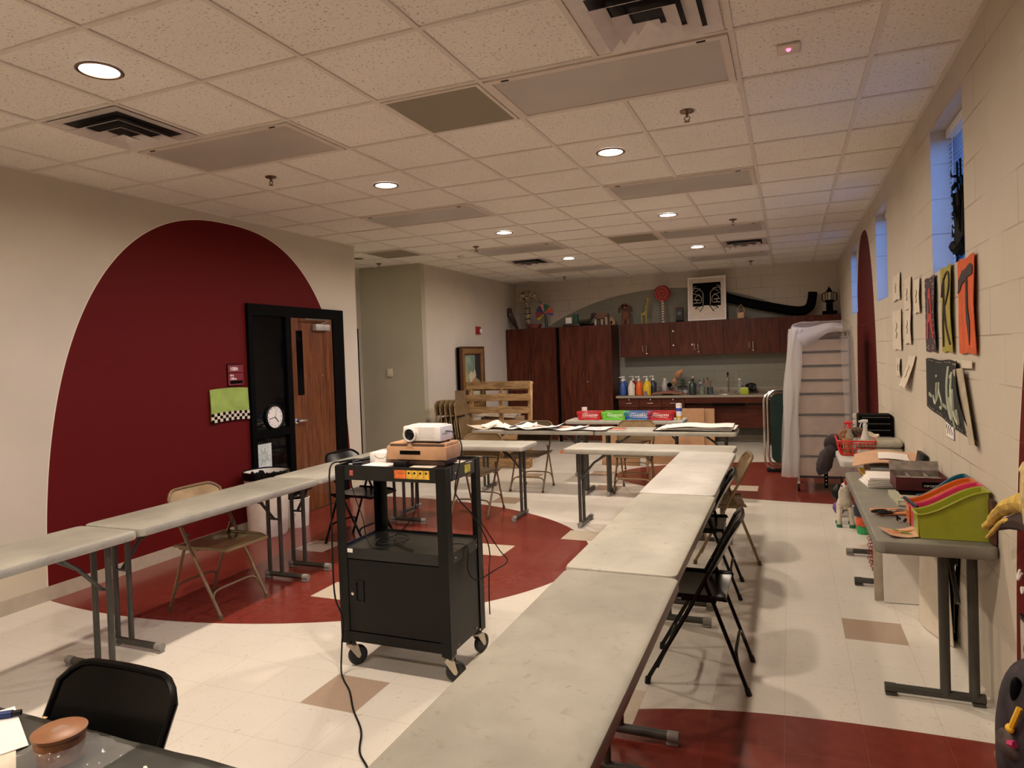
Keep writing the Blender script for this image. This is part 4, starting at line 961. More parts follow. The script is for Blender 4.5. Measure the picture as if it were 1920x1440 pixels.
# ------------------------------------------------------------------ BASKETS on rear table
def basket(loc, rotz, c, label, group, w_=.33, d_=.24, h=.10, fill=None):
    t = thing('plastic_basket', label, 'basket', loc, rotz, group); mt = mat('basket_'+str(c), c, .4, var=.04)
    f = .84; g = MB()
    def ring(z, s, r_): p = rrect(w_*s, d_*s, .03, 4); g.tube([(a, b_, z) for a, b_ in p], r_, 6, closed=True)
    ring(h, 1.0, .007); ring(h-.018, .985, .004); ring(h*.5, .93, .003); ring(.008, f, .005)
    n = 44
    def per(t_, w2, d2):
        L = 2*(w2+d2); s = t_*L
        if s < w2: return (-w2/2+s, -d2/2)
        s -= w2
        if s < d2: return (w2/2, -d2/2+s)
        s -= d2
        if s < w2: return (w2/2-s, d2/2)
        s -= w2; return (-w2/2, d2/2-s)
    for k in range(n):
        a, b_ = per((k+.5)/n, w_-.006, d_-.006), per((k+.5)/n, w_*f, d_*f); g.tube([(a[0], a[1], h-.012), (b_[0], b_[1], .006)], .0033, 4)
    g.build('lattice', mt, t); MB().box((0, 0, .004), (w_*f, d_*f, .005)).build('bottom', mt, t)
    return t
BZ = .739
for k, (x, c, lb) in enumerate([(-2.44, (.62, .012, .02), 'red plastic basket at the left end of the rear table'), (-2.11, (.17, .68, .03), 'lime green plastic basket on the rear table'), (-1.81, (.01, .17, .50), 'blue plastic basket on the rear table'), (-1.515, (.62, .014, .025), 'red plastic basket at the right beside the wipes tub')]):
    basket((x, 8.68, BZ), 0, c, lb, 'coloured baskets on the rear table', w_=.33, d_=.22)
    random.seed(k)
    for j in range(3): tag(MB().box((0, 0, 0), (.20, .012, .012), (0, .1, random.uniform(-.3, .3)), .003).build('crayon_box', M_PAPER, None, (x-.01, 8.65+.04*j, BZ+.035+.014*j)), ['lowest', 'middle', 'upper'][j]+' white strip inside the '+['left red', 'green', 'blue', 'right red'][k]+' basket', 'craft supply', 'white strips in the baskets')
t = thing('wipes_tub', 'white cleaning wipes canister at the right end of the rear table', 'canister', (-1.29, 8.66, BZ)); MB().lathe((0, 0, 0), [(0, 0), (.036, 0), (.037, .175), (.034, .18)], 20).build('body', M_PAPER, t); MB().lathe((0, 0, .18), [(.038, 0), (.038, .025), (.0, .03)], 20).build('lid', M_WHITE, t); MB().lathe((0, 0, 0), [(.038, .11), (.038, .15)], 20).build('blue_label', mat('label_blue', (.03, .08, .45), .5), t); MB().lathe((0, 0, 0), [(.0378, .01), (.0378, .05)], 20).build('yellow_label', mat('label_yellow', (.7, .5, .1), .5), t)
t = thing('white_cup', 'tall white cup behind the left red basket', 'cup', (-2.565, 8.83, BZ)); MB().lathe((0, 0, 0), [(0, 0), (.035, 0), (.038, .15), (.035, .15), (.032, .005), (0, .005)], 18).build('cup', M_WHITE, t)

# ------------------------------------------------------------------ PAPERS on back table
random.seed(21)
PZ = .739
def paper(x, y, w_, d_, rz, m_, label, z=PZ, curl=.02, grp='papers on the back table', marks=None, th=.0015):
    t = thing('paper_sheet', label, 'paper', (x, y, z), rz, grp); ph = random.uniform(0, 6)
    MB().sheet(lambda u, v: ((u-.5)*w_, (v-.5)*d_, .001+curl*(abs(u-.5)*2)**3*.8+curl*.5*(.5+.5*math.sin(u*7+v*4+ph))), 12, 5, th).build('sheet', m_, t)
    if marks:
        for (mx, my, mw, md, c) in marks: MB().sheet(lambda u, v: (mx+(u-.5)*mw, my+(v-.5)*md, .003+th+curl*(abs((mx+(u-.5)*mw)/w_)*2)**3*.8+curl*.5*(.5+.5*math.sin(((mx+(u-.5)*mw)/w_+.5)*7+((my+(v-.5)*md)/d_+.5)*4+ph))), 8, 3, .0006).build('drawing', mat('ink_%s' % (c,), c, .7, var=.5, scale=40), t)
    return t
OR, YE, GRY, PK = (.60, .25, .08), (.70, .55, .12), (.45, .44, .48), (.45, .20, .18)
paper(-3.50, 7.55, .36, .34, .5, M_PAPERW, 'curled cream sheet at the left end of the back table', curl=.05)
paper(-3.22, 7.60, .46, .34, -.25, M_PAPER, 'white sheet with a yellow blotch near the folded chairs', curl=.06, marks=[(.05, .06, .09, .06, YE)])
paper(-2.98, 7.52, .40, .30, .35, M_PAPER, 'sheet with blue-grey scribbles on the back table', z=PZ+.006, curl=.045, marks=[(.0, .0, .24, .16, GRY)])
paper(-2.72, 7.52, .50, .36, -.05, M_PAPER, 'large white sheet with orange and pink drawing on the back table', z=PZ+.010, curl=.045, marks=[(-.02, .0, .18, .1, PK), (.08, -.06, .12, .06, YE)])
paper(-2.40, 7.52, .46, .34, .08, M_PAPER, 'white sheet with a faint orange drawing, middle of the back table', z=PZ+.004, curl=.03, marks=[(-.06, .04, .16, .08, OR)])
paper(-2.10, 7.52, .44, .32, -.12, M_PAPER, 'flat white sheet with grey sketch near the table seam', z=PZ+.008, curl=.012, marks=[(0, 0, .24, .05, GRY)])
t = thing('magazine', 'orange and red printed magazine lying on the back table', 'magazine', (-1.86, 7.53, PZ), .1); MB().box((0, 0, .006), (.30, .22, .010), None, .002).build('pages', M_PAPER, t); MB().box((0, 0, .0118), (.295, .215, .0012)).build('cover', mat('magazine_cover', (.42, .14, .08), .4, var=.7, scale=25), t)
for k in range(5):
    t = thing('poster_board', ['lowest black-backed poster board in the stack on the back table', 'second poster board in the stack on the back table', 'third poster board in the stack on the back table', 'fourth poster board in the stack on the back table', 'topmost white poster board in the stack on the back table'][k], 'board', (-.98+.02*k, 7.62-.01*k, PZ+.001+.009*k), [.05, -.04, .07, -.02, .02][k], 'poster boards in a stack')
    w_ = [.84, .80, .76, .78, .68][k]; MB().sheet(lambda u, v: ((u-.5)*w_, (v-.5)*.40, .008*k*math.sin(PI*u)*.2+.012*(k == 4)*math.sin(u*5)**2), 10, 2, .005).build('board', [M_BPL, M_PAPER, M_PAPERW, M_PAPER, M_PAPER][k], t)

# ------------------------------------------------------------------ AV CART
t = thing('utility_cart', 'black metal audiovisual cart on casters with a projector on top', 'cart', (-1.892, 3.135, 0)); CW_, CD_ = .65, .40
for sx in (-1, 1):
    for sy in (-1, 1):
        x, y = sx*(CW_/2-.0), sy*(CD_/2-.0); g = MB()
        g.b2(min(x, x-sx*.055), max(x, x-sx*.055), min(y, y-sy*.003), max(y, y-sy*.003), .135, 1.065); g.b2(min(x, x-sx*.003), max(x, x-sx*.003), min(y-sy*.003, y-sy*.055), max(y-sy*.003, y-sy*.055), .135, 1.065)
        g.build('post', M_BLACKM, t, smooth=False)
        a = {(-1, -1): .9, (1, -1): .35, (1, 1): 1.3, (-1, 1): .5}[(sx, sy)]
        cx, cy = x-sx*.035, y-sy*.035; ca = MB()
        R_ = Matrix.Rotation(a, 3, 'Z')
        ca.lathe((cx, cy, .105), [(.026, 0), (.028, .012), (.020, .022), (.010, .03)], 16)
        for s in (-1, 1):
            pts = [(-.022, .112-.0), (.030, .112), (.045, .055), (.036, .040), (.024, .046)]
            o = Vector((cx, cy, 0))+R_ @ Vector((0, s*.021, 0)); ca.plate(o, R_ @ Vector((1, 0, 0)), (0, 0, 1), [(p[0], p[1]) for p in pts], s*-.003)
        c = ca.build('caster', mat('zinc_plate', (.55, .50, .40), .35, .8), t)
        wc = Vector((cx, cy, .052))+R_ @ Vector((.033, 0, 0)); ax = R_ @ Vector((0, 1, 0))
        MB().lathe(wc-ax*.014, [(.010, 0), (.044, 0), (.051, .006), (.051, .022), (.044, .028), (.010, .028)], 28, ax).build('wheel', mat('rubber_black', (.012, .012, .012), .5), c)
def tray(z0, z1, nm):
    g = MB(); g.b2(-CW_/2+.004, CW_/2-.004, -CD_/2+.004, CD_/2-.004, z1-.016, z1-.012)
    for s in (-1, 1): g.b2(-CW_/2+.004, CW_/2-.004, min(s*CD_/2-s*.006, s*CD_/2-s*.003), max(s*CD_/2-s*.006, s*CD_/2-s*.003), z0, z1); g.b2(min(s*CW_/2-s*.006, s*CW_/2-s*.003), max(s*CW_/2-s*.006, s*CW_/2-s*.003), -CD_/2+.006, CD_/2-.006, z0, z1)
    return g.build(nm, mat('satin_black_shelf', (.012, .012, .011), .24, var=.2, spec=.45), t, smooth=False)
top = tray(.995, 1.07, 'top_shelf'); tray(.585, .640, 'middle_shelf')
bx = MB().b2(-CW_/2+.006, CW_/2-.006, -CD_/2+.012, CD_/2-.006, .15, .585).build('cabinet_box', M_BLACKM, t, smooth=False)
g = MB(); g.b2(-CW_/2+.055, CW_/2-.055, -CD_/2+.004, -CD_/2+.011, .205, .578); dr = g.build('door', M_BLACKM, t, smooth=False)
g = MB(); hx = -.20
for s in (-1, 1): g.b2(hx+s*.022-.003, hx+s*.022+.003, -CD_/2-.002, -CD_/2+.004, .36, .47); g.b2(hx-.019, hx+.019, -CD_/2-.002, -CD_/2+.004, .415+s*.052-.003, .415+s*.052+.003)
g.build('recessed_handle', M_BPL, dr, smooth=False); MB().lathe((-.245, -CD_/2+.004, .40), [(.009, 0), (.009, .004), (.003, .006)], 12, (0, -1, 0)).build('lock', M_CHROME, dr)
MB().b2(-CW_/2+.003, CW_/2-.003, -CD_/2-.001, -CD_/2+.002, .15, .20).build('bottom_rail', M_BLACKM, t, smooth=False)
def stick(x0, x1, z0, z1, c, nm, face='y'):
    if face == 'y': return MB().b2(x0, x1, -CD_/2+.0015, -CD_/2+.003, z0, z1).build(nm, mat('sticker_%s' % (c,), c, .5, var=.25, scale=60), t, smooth=False)
    return MB().b2(CW_/2-.0028, CW_/2-.0012, x0, x1, z0, z1).build(nm, mat('sticker_%s' % (c,), c, .5, var=.25, scale=60), t, smooth=False)
stick(.035, .10, 1.012, 1.055, (.75, .17, .03), 'warning_sticker'); wsk = stick(.102, .235, 1.012, 1.055, (.78, .48, .05), 'warning_sticker')
for k in range(4):
    MB().b2(.104+.033*k, .106+.033*k-.0005, -CD_/2+.0010, -CD_/2+.0015, 1.012, 1.055).build('sticker_line', M_BPL, wsk, smooth=False)
    MB().ball((.119+.033*k, -CD_/2+.0012, 1.042), .006, (1, .12, 1)).build('sticker_symbol', M_BPL, wsk)
stick(-.235, -.215, 1.018, 1.045, (.55, .10, .07), 'red_tag'); stick(-.02+.04, .085, 1.010, 1.052, (.75, .62, .08), 'yellow_label', 'x')
MB().b2(-CW_/2+.058, -CW_/2+.09, -CD_/2+.001, -CD_/2+.003, .615, .635).build('asset_tag', M_PAPER, t, smooth=False)
for (y, z) in ((-.09, 1.03), (-.12, .175), (.09, .175), (-.12, .61), (.12, .61)): MB().ball((CW_/2-.001, y, z), .004).build('screw', M_CHROME, t)
# things on the cart
tx, ty, tz = -1.892, 3.135, 1.059
t = thing('cardboard_box', 'flat cardboard carton with a cut handle slot under the projector', 'box', (-1.795, 3.135, tz+.030), 0.02); W_, D_, H_ = .35, .17, .085
g = MB(); g.b2(-W_/2, W_/2, -D_/2, D_/2, 0, H_-.016, .004); g.b2(-W_/2+.008, W_/2-.008, -D_/2+.02, D_/2, H_-.020, H_, .004); g.build('carton', M_CARD, t)
MB().b2(-.095, .025, -D_/2-.001, -D_/2+.002, .028, .048).build('handle_slot', M_BLACK, t, smooth=False)
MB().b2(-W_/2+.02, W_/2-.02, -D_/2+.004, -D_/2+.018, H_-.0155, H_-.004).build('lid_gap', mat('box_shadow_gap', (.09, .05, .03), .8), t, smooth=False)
MB().plate((-.035, -D_/2-.0012, H_-.022), (1, 0, 0), (0, 0, 1), [(-.022, 0), (.022, 0), (.004, .022), (-.004, .022)], -.002).build('lid_tab', M_CARD, t, smooth=False)
t = thing('packaging_pad', 'brown packing pad beneath the cardboard carton on the cart', 'packaging', (-1.795, 3.135, tz)); MB().box((0, 0, .0145), (.32, .14, .028), None, .006).jitter(.002).build('pad', mat('brown_pad', (.10, .05, .035), .7), t)
pj = thing('projector', 'white video projector with a large round lens on the carton', 'projector', (-1.765, 3.135, tz+.030+.0865), -.03); W_, D_, H_ = .225, .135, .078
MB().box((0, 0, .008+H_/2), (W_, D_, H_), None, .008).build('housing', M_WHITE, pj)
MB().box((0, .01, .008+H_+.002), (W_*.8, D_*.7, .006), None, .003).build('lid', M_WHITE, pj)
c = (-.068, -D_/2, .042)
MB().lathe(c, [(.037, 0), (.039, .010), (.032, .014), (.029, .010), (.027, .002)], 36, (0, -1, 0)).build('lens_ring', M_WHITE, pj); MB().lathe((c[0], c[1]-.002, c[2]), [(.029, 0), (.029, .006), (.022, .011), (.012, .014), (0, .015)], 36, (0, -1, 0)).build('lens', M_GLASSD, pj)
g = MB()
for i in range(10):
    for j in range(6): g.box((-.012+i*.0095, -D_/2-.0003, .028+j*.010), (.007, .001, .0022))
g.build('vent_slots', mat('vent_grey', (.45, .42, .38), .6), pj, smooth=False)
g = MB()
for j in range(4): g.box((W_/2+.0003, -.04+.02*j, .045), (.001, .012, .008))
g.build('ports', mat('port_grey', (.3, .28, .26), .6), pj, smooth=False)
for sx in (-1, 1):
    for sy in (-1, 1): MB().cyl((sx*.09, sy*.05, 0), (sx*.09, sy*.05, .010), .009, 10).build('foot', M_BPL, pj)
t = thing('small_white_box', 'small white box left of the cardboard carton on the cart', 'box', (-2.045, 3.14, tz), .05); MB().box((0, 0, .03), (.10, .13, .058), None, .004).build('body', M_PAPER, t); MB().tube([(-.02, -.066, .045), (.0, -.066, .03), (.03, -.066, .028), (.045, -.066, .04)], .001, 4).build('logo_line', M_BPL, t)
t = thing('booklet', 'white booklet with a blue edge at the front of the cart top', 'booklet', (-1.99, 3.015, tz), -.04); MB().box((0, 0, .005), (.155, .115, .009), None, .001).build('pages', M_PAPER, t); MB().box((0, -.0585, .004), (.155, .002, .010)).build('blue_spine', mat('blue_spine', (.01, .18, .50), .5), t)
t = thing('power_adapter', 'black power adapter beside the booklet on the cart', 'adapter', (-1.865, 3.02, tz), .1); MB().box((0, 0, .014), (.075, .04, .027), None, .005).build('brick', M_BPL, t)
for k, (x, y, r_, lb) in enumerate([(-1.74, 3.015, .1, 'grey instruction sheet under the front of the packing pad'), (-1.63, 3.20, -.2, 'grey leaflet at the right of the carton on the cart')]):
    t = thing('leaflet', lb, 'leaflet', (x, y, tz), r_); MB().box((0, 0, .001+.001*k), (.13, .08, .0018)).build('sheet', M_PAPERW, t)
def cord(label, pts, r=.0035, m_=None, name='electric_cable', cat='cord'):
    return tag(MB().tube(smooth(pts, 5), r, 7).build(name, m_ or M_BPL), label, cat)
cord('black cable arching from the projector down the right of the cart', [(-1.655, 3.12, 1.232), (-1.60, 3.10, 1.228), (-1.545, 3.08, 1.17), (-1.55, 3.06, 1.08), (-1.56, 3.02, .96), (-1.545, 3.03, .90), (-1.50, 3.10, .80), (-1.48, 3.20, .66), (-1.50, 3.28, .55), (-1.545, 3.36, .45), (-1.555, 3.37, .30), (-1.55, 3.36, .20)])
cord('black cable looping out from the right side of the cart', [(-1.70, 3.12, .634), (-1.60, 3.14, .645), (-1.56, 3.14, .62), (-1.555, 3.12, .52), (-1.52, 3.15, .46), (-1.44, 3.22, .50), (-1.40, 3.28, .53), (-1.44, 3.28, .58), (-1.50, 3.26, .68), (-1.53, 3.20, .78)], .003)
cord('long black power cord trailing from the cart across the floor', [(-2.24, 3.02, 1.075), (-2.245, 2.93, 1.05), (-2.235, 2.915, .80), (-2.235, 2.91, .55), (-2.22, 2.90, .38), (-2.18, 2.90, .28), (-2.19, 2.90, .14), (-2.17, 2.86, .03), (-2.12, 2.81, .006), (-2.02, 2.72, .006), (-1.90, 2.58, .006), (-1.76, 2.44, .006), (-1.67, 2.30, .006), (-1.56, 2.20, .006), (-1.46, 2.04, .006), (-1.40, 1.9, .006)], .0045)
cord('thin black cable coiled on the cart middle shelf', [(-1.95, 3.30, .99), (-1.94, 3.28, .88), (-1.95, 3.27, .75), (-2.02, 3.20, .650), (-2.10, 3.15, .634), (-2.06, 3.06, .634), (-1.95, 3.10, .634), (-1.96, 3.22, .636), (-2.05, 3.24, .640), (-2.00, 3.14, .640), (-1.88, 3.04, .634), (-1.80, 3.0, .634)], .0028)
cord('bundle of black cables at the left edge of the cart top', [(-2.22, 2.98, 1.078), (-2.19, 3.05, 1.080), (-2.14, 3.10, 1.078), (-2.10, 3.16, 1.085), (-2.12, 3.24, 1.080), (-2.15, 3.14, 1.075), (-2.17, 3.02, 1.072)], .007)
t = thing('audio_plug', 'silver-tipped audio plug lying on the left of the cart top', 'plug', (-2.13, 3.03, tz+.008)); MB().tube([(-.02, -.03, 0), (.01, .01, 0)], .007, 8).build('grip', M_BPL, t); MB().tube([(-.02, -.03, 0), (-.034, -.048, 0)], .0035, 8).build('tip', M_CHROME, t)
cord('thin black cable hanging under the left front of the cart top', [(-2.14, 2.96, .993), (-2.13, 2.98, .90), (-2.10, 3.00, .78), (-2.12, 3.05, .68), (-2.05, 3.0, .634), (-1.98, 2.98, .634)], .0025)
cord('black extension lead running over the floor by the left tables', [(-3.05, 4.2, .006), (-3.0, 4.45, .006), (-2.8, 4.5, .006), (-2.6, 4.42, .006), (-2.45, 4.5, .006), (-2.3, 4.3, .006)], .004)

# ------------------------------------------------------------------ TRASH CAN by the door
t = thing('trash_can', 'white round trash can with a black liner beside the door', 'bin', (-4.61, 5.06, 0))
MB().lathe((0, 0, 0), [(0, .003), (.165, 0), (.175, .02), (.200, .575), (.210, .585), (.210, .60), (.198, .60), (.16, .03), (0, .02)], 36).build('bin', M_WHITE, t)
MB().lathe((0, 0, 0), [(.212, .54), (.216, .603), (.204, .612), (.18, .48), (.15, .35), (0, .33)], 40).jitter(.006, 22).build('bin_liner', M_BC, t)
t = thing('white_bucket', 'low white container with a star drawn on it beside the trash can', 'bucket', (-4.58, 5.42, 0)); MB().lathe((0, 0, 0), [(0, 0), (.12, 0), (.13, .27), (.136, .275), (.126, .28), (.11, .01), (0, .01)], 28).build('bucket', M_WHITE, t)
st = []
for k in range(11): a = k*PI/5+.3; r_ = .045 if k % 2 == 0 else .018; st.append((.05+r_*math.cos(a)*.8, -.112, .13+r_*math.sin(a)*.8))
MB().tube(st, .002, 4).build('star_drawing', M_BPL, t)
MB().ball((.0, 0, .30), .11, (1, 1, .6), 3).jitter(.02, 14).build('black_bag', M_BC, t)

# ------------------------------------------------------------------ COVERED RACK and cot
t = thing('tray_rack', 'tall metal tray rack on casters under a clear plastic cover', 'rack', (.34, 8.42, 0)); W_, D_ = .54, .52
for sx in (-1, 1):
    for sy in (-1, 1):
        MB().b2(sx*W_/2-.013, sx*W_/2+.013, sy*D_/2-.013, sy*D_/2+.013, .10, 1.76).build('post', mat('rack_alu', (.42, .42, .42), .35, .7), t)
        c = MB().box((sx*W_/2, sy*D_/2, .09), (.03, .04, .04)).build('caster', M_CHROME, t); MB().cyl((sx*W_/2-.012, sy*D_/2, .045), (sx*W_/2+.012, sy*D_/2, .045), .045, 20).build('wheel', M_BPL, c)
lv = [1.69, 1.54, 1.386, 1.228, 1.078, .85, .616, .388, .16]; mp_ = mat('rack_panel', (.50, .40, .35), .35, .35, var=.06)
for k, z in enumerate(lv):
    MB().b2(-W_/2+.014, W_/2-.014, -D_/2+.0, D_/2, z-.012, z+.004).build('shelf', mat('rack_shelf_dark', (.035, .033, .036), .4, .4), t, smooth=False)
    if k: MB().b2(-W_/2+.014, W_/2-.014, -D_/2+.012, -D_/2+.016, z+.012, lv[k-1]-.020).build('tray_front', mp_, t, smooth=False)
MB().b2(-W_/2-.012, W_/2+.012, -D_/2-.012, D_/2+.012, 1.745, 1.765).build('top_panel', mp_, t, smooth=False)
def plastic(name, c, al, rough=.25):
    mt, nt, b = nt_new(name); tr = nt.nodes.new('ShaderNodeBsdfTransparent'); tl = nt.nodes.new('ShaderNodeBsdfTranslucent'); mx = nt.nodes.new('ShaderNodeMixShader'); m2 = nt.nodes.new('ShaderNodeMixShader')
    b.inputs['Base Color'].default_value = (*c, 1); b.inputs['Roughness'].default_value = rough; tl.inputs[0].default_value = (*c, 1)
    m2.inputs[0].default_value = .45; nt.links.new(b.outputs[0], m2.inputs[1]); nt.links.new(tl.outputs[0], m2.inputs[2])
    mx.inputs[0].default_value = al; nt.links.new(tr.outputs[0], mx.inputs[1]); nt.links.new(m2.outputs[0], mx.inputs[2]); nt.links.new(mx.outputs[0], nt.nodes['Material Output'].inputs[0])
    return mt
M_FILM = plastic('clear_film', (.72, .69, .70), .20); M_FILM2 = plastic('folded_film', (.80, .78, .76), .40)
tp = thing('plastic_sheeting', 'crinkled clear plastic sheet draped over the tall tray rack', 'plastic sheet', (.34, 8.42, 0))
from mathutils import noise as mn
def ringpt(a, z):
    """a in 0..1 round the rack, flares to the left and outwards towards the bottom"""
    f = max(0, min(1, (1.84-z)/1.7)); w2 = .30+.04*f; d2 = .29+.05*f
    s = a*4; k = int(s) % 4; u = s-int(s)
    cs = [(-1, -1), (1, -1), (1, 1), (-1, 1)]; p0, p1 = cs[k], cs[(k+1) % 4]
    x = (p0[0]+(p1[0]-p0[0])*u)*w2; y = (p0[1]+(p1[1]-p0[1])*u)*d2
    left = max(0, -x/w2); x -= left*(.10*f**.6)*1.0
    n_ = mn.noise(Vector((math.cos(a*2*PI)*2.2, math.sin(a*2*PI)*2.2, z*.8)))*.035+mn.noise(Vector((math.cos(a*2*PI)*7, math.sin(a*2*PI)*7, z*1.3)))*.016
    x = min(x*(1+n_*2*f), w2+.03); y = y*(1+n_*2.5*f)
    if x < 0: x *= 1+n_*2
    return (min(x, .44), y, z)
g = MB(); na, nz_ = 64, 26; rows = []
for j in range(nz_+1):
    row = []
    for i in range(na):
        a = i/na; zb = .14+.05*math.sin(a*9)+.05*abs(math.sin(a*5+1)); z = 1.80+(zb-1.80)*j/nz_
        row.append(g.bm.verts.new(ringpt(a, z)))
    rows.append(row)
for k, (sc, zz) in enumerate(((.93, 1.855), (.7, 1.878), (.35, 1.875))):
    rows.insert(0, [g.bm.verts.new((ringpt(i/na, 1.80)[0]*sc, ringpt(i/na, 1.80)[1]*sc, zz+.012*mn.noise(Vector((i*.4, k, 0))))) for i in range(na)])
for A, B in zip(rows[:-1], rows[1:]):
    for i in range(na): g.bm.faces.new((A[i], A[(i+1) % na], B[(i+1) % na], B[i]))
g.bm.faces.new(rows[0]); g.build('drape', M_FILM, tp, ang=80)
g = MB(); 
g.sheet(lambda u, v: (-.30+.50*u, -.325-.05*math.sin(PI*v)-.01*math.sin(u*9), 1.83-.02*math.sin(u*6)-v*(.16+.05*math.sin(u*5+.6)-.10*max(0, u-.6))), 14, 8, .002)
g.build('folded_flap', plastic('doubled_film', (.82, .80, .82), .58), tp, ang=80)
g = MB(); g.sheet(lambda u, v: (-.335-.10*(v**.6)+.16*u+.012*math.sin(v*11+u*5), -.355-.05*v-.035*math.sin(u*PI)+.01*math.sin(u*12), 1.80-1.62*v), 10, 24, .002); g.build('folded_edge', M_FILM2, tp, ang=80)
g = MB(); g.sheet(lambda u, v: (.17+.13*u+.06*v, -.352-.06*v+.02*math.sin(u*7+v*5), 1.70-1.5*v), 6, 20, .002); g.build('fold_line', M_FILM, tp, ang=80)
t = thing('folding_cot', 'chrome-tubed cot with dark green fabric standing beside the covered rack', 'cot', (-.02, 9.35, 0), .15)
o = rrect(.50, .98, .13, 6, 0, .565)
MB().tube([(a, 0, b_) for a, b_ in o], .014, 10, closed=True).build('frame', M_CHROME, t)
o2 = rrect(.58, 1.02, .14, 6, 0, .53); MB().tube([(a, .06, b_) for a, b_ in o2], .014, 10, closed=True).build('frame', M_CHROME, t)
MB().plate((0, .012, 0), (1, 0, 0), (0, 0, 1), rrect(.42, .90, .10, 6, 0, .565), -.02).build('fabric_panel', mat('dark_green_fabric', (.012, .040, .032), .8), t)
for (a, b_) in rrect(.46, .94, .115, 6, 0, .565)[::3]: MB().cyl((a*.96, 0, .565+(b_-.565)*.96), (a*1.06, 0, .565+(b_-.565)*1.04), .004, 5).build('spring_hook', M_CHROME, t)
MB().b2(-.27, .27, .0, .10, 0, .035).build('foot_bar', M_BPL, t)

# ------------------------------------------------------------------ RIGHT WALL: banners, papers
XW = XR
def wplate(yl, yr, zt, zb, m_, name, par, bulge=.02, ragged=.004, off=.006, nu=8, nv=14, curl=0, th=.003, skew=0):
    """hanging sheet on the right wall between y=yl (far) and y=yr (near)"""
    def f(u, v):
        y = yl+(yr-yl)*u; z = zt+(zb-zt)*v
        z += ragged*math.sin(u*9+v*3); y += ragged*math.sin(v*11+u*2)+skew*v
        x = XW-off-bulge*(.35+.65*math.sin(PI*v*.9+.2))*(u**1.5)-curl*(v**2)
        return (x, y, z)
    o = MB().sheet(f, nu, nv, -th).build(name, m_, par)
    return o, f
def wline(f, pts, r_, m_, name, par, closed=False, lift=.004):
    P = [Vector(f(u, v))-Vector((lift, 0, 0)) for u, v in pts]
    return MB().tube(P, r_, 6, closed=closed).build(name, m_, par)
def wpoly(f, pts, m_, name, par, lift=.0045):
    n = max(len(pts), 3); P = []
    for i in range(len(pts)):
        a, b_ = pts[i], pts[(i+1) % len(pts)]
        for k in range(4): P.append((a[0]+(b_[0]-a[0])*k/4, a[1]+(b_[1]-a[1])*k/4))
    g = MB(); A = [g.bm.verts.new(Vector(f(*p))-Vector((lift, 0, 0))) for p in P]; B = [g.bm.verts.new(Vector(f(*p))-Vector((lift+.0025, 0, 0))) for p in P]
    bmesh.ops.triangulate(g.bm, faces=[g.bm.faces.new(A), g.bm.faces.new(B[::-1])])
    for i in range(len(P)): g.bm.faces.new((A[i], A[(i+1) % len(P)], B[(i+1) % len(P)], B[i]))
    return g.build(name, m_, par, smooth=False)
M_PUR = mat('purple_cloth', (.055, .028, .038), .85, var=.2); M_OLV = mat('olive_cloth', (.34, .29, .045), .85, var=.15); M_ORG = mat('orange_cloth', (.62, .10, .02), .85, var=.15)
M_RL = mat('red_letter', (.42, .03, .03), .7); M_DL = mat('dark_letter', (.035, .02, .02), .8)
t = thing('letter_banner', 'purple dotted cloth with a red letter A, farthest of the three banners', 'banner', (0, 0, 0), 0, 'cloth letter banners')
o, f = wplate(4.87, 4.53, 1.99, 1.55, M_PUR, 'cloth', t, bulge=.014)
wpoly(f, [(.14, .82), (.42, .14), (.60, .14), (.90, .82), (.74, .82), (.66, .60), (.38, .60), (.30, .82)], M_RL, 'letter_a', t)
wpoly(f, [(.44, .48), (.51, .28), (.60, .48)], M_PUR, 'letter_hole', t, .0075)
random.seed(5); g = MB()
for k in range(34):
    u, v = random.random(), random.random()
    if .2 < u < .85 and .12 < v < .85: u = .08 if k % 2 else .93
    p = Vector(f(u, v)); g.box((p.x-.005, p.y, p.z), (.002, .008, .008))
g.build('white_dots', M_PAPERW, t)
t = thing('letter_banner', 'olive cloth with a black outlined letter R, middle banner', 'banner', (0, 0, 0), 0, 'cloth letter banners')
o, f = wplate(4.40, 4.10, 2.005, 1.55, M_OLV, 'cloth', t, bulge=.016)
wline(f, smooth([(.12, .30, 0), (.3, .16, 0), (.62, .08, 0), (.90, .12, 0), (.94, .26, 0), (.72, .38, 0), (.42, .44, 0)], 4) and [(p.x, p.y) for p in smooth([(.12, .35, 0), (.3, .18, 0), (.62, .08, 0), (.90, .12, 0), (.94, .26, 0), (.72, .38, 0), (.42, .44, 0)], 4)], .007, M_DL, 'letter_r', t)
wline(f, [(p.x, p.y) for p in smooth([(.38, .12, 0), (.34, .4, 0), (.26, .7, 0), (.22, .93, 0)], 4)], .008, M_DL, 'letter_r', t)
wline(f, [(p.x, p.y) for p in smooth([(.42, .44, 0), (.50, .58, 0), (.62, .75, 0), (.88, .90, 0)], 4)], .008, M_DL, 'letter_r', t)
t = thing('letter_banner', 'bright orange cloth with a black letter T, nearest banner', 'banner', (0, 0, 0), 0, 'cloth letter banners')
o, f = wplate(3.99, 3.63, 2.0, 1.545, M_ORG, 'cloth', t, bulge=.014)
wpoly(f, [(.02, .36), (.08, .22), (.35, .12), (.8, .09), (.96, .12), (.96, .20), (.72, .20), (.30, .25), (.16, .33)], M_DL, 'letter_t', t)
wpoly(f, [(.52, .22), (.62, .22), (.64, .5), (.76, .68), (.66, .92), (.56, .66), (.52, .45)], M_DL, 'letter_t', t)
t = thing('slogan_banner', 'black cloth banner lettered "... is ... life" with a curled corner', 'banner', (0, 0, 0))
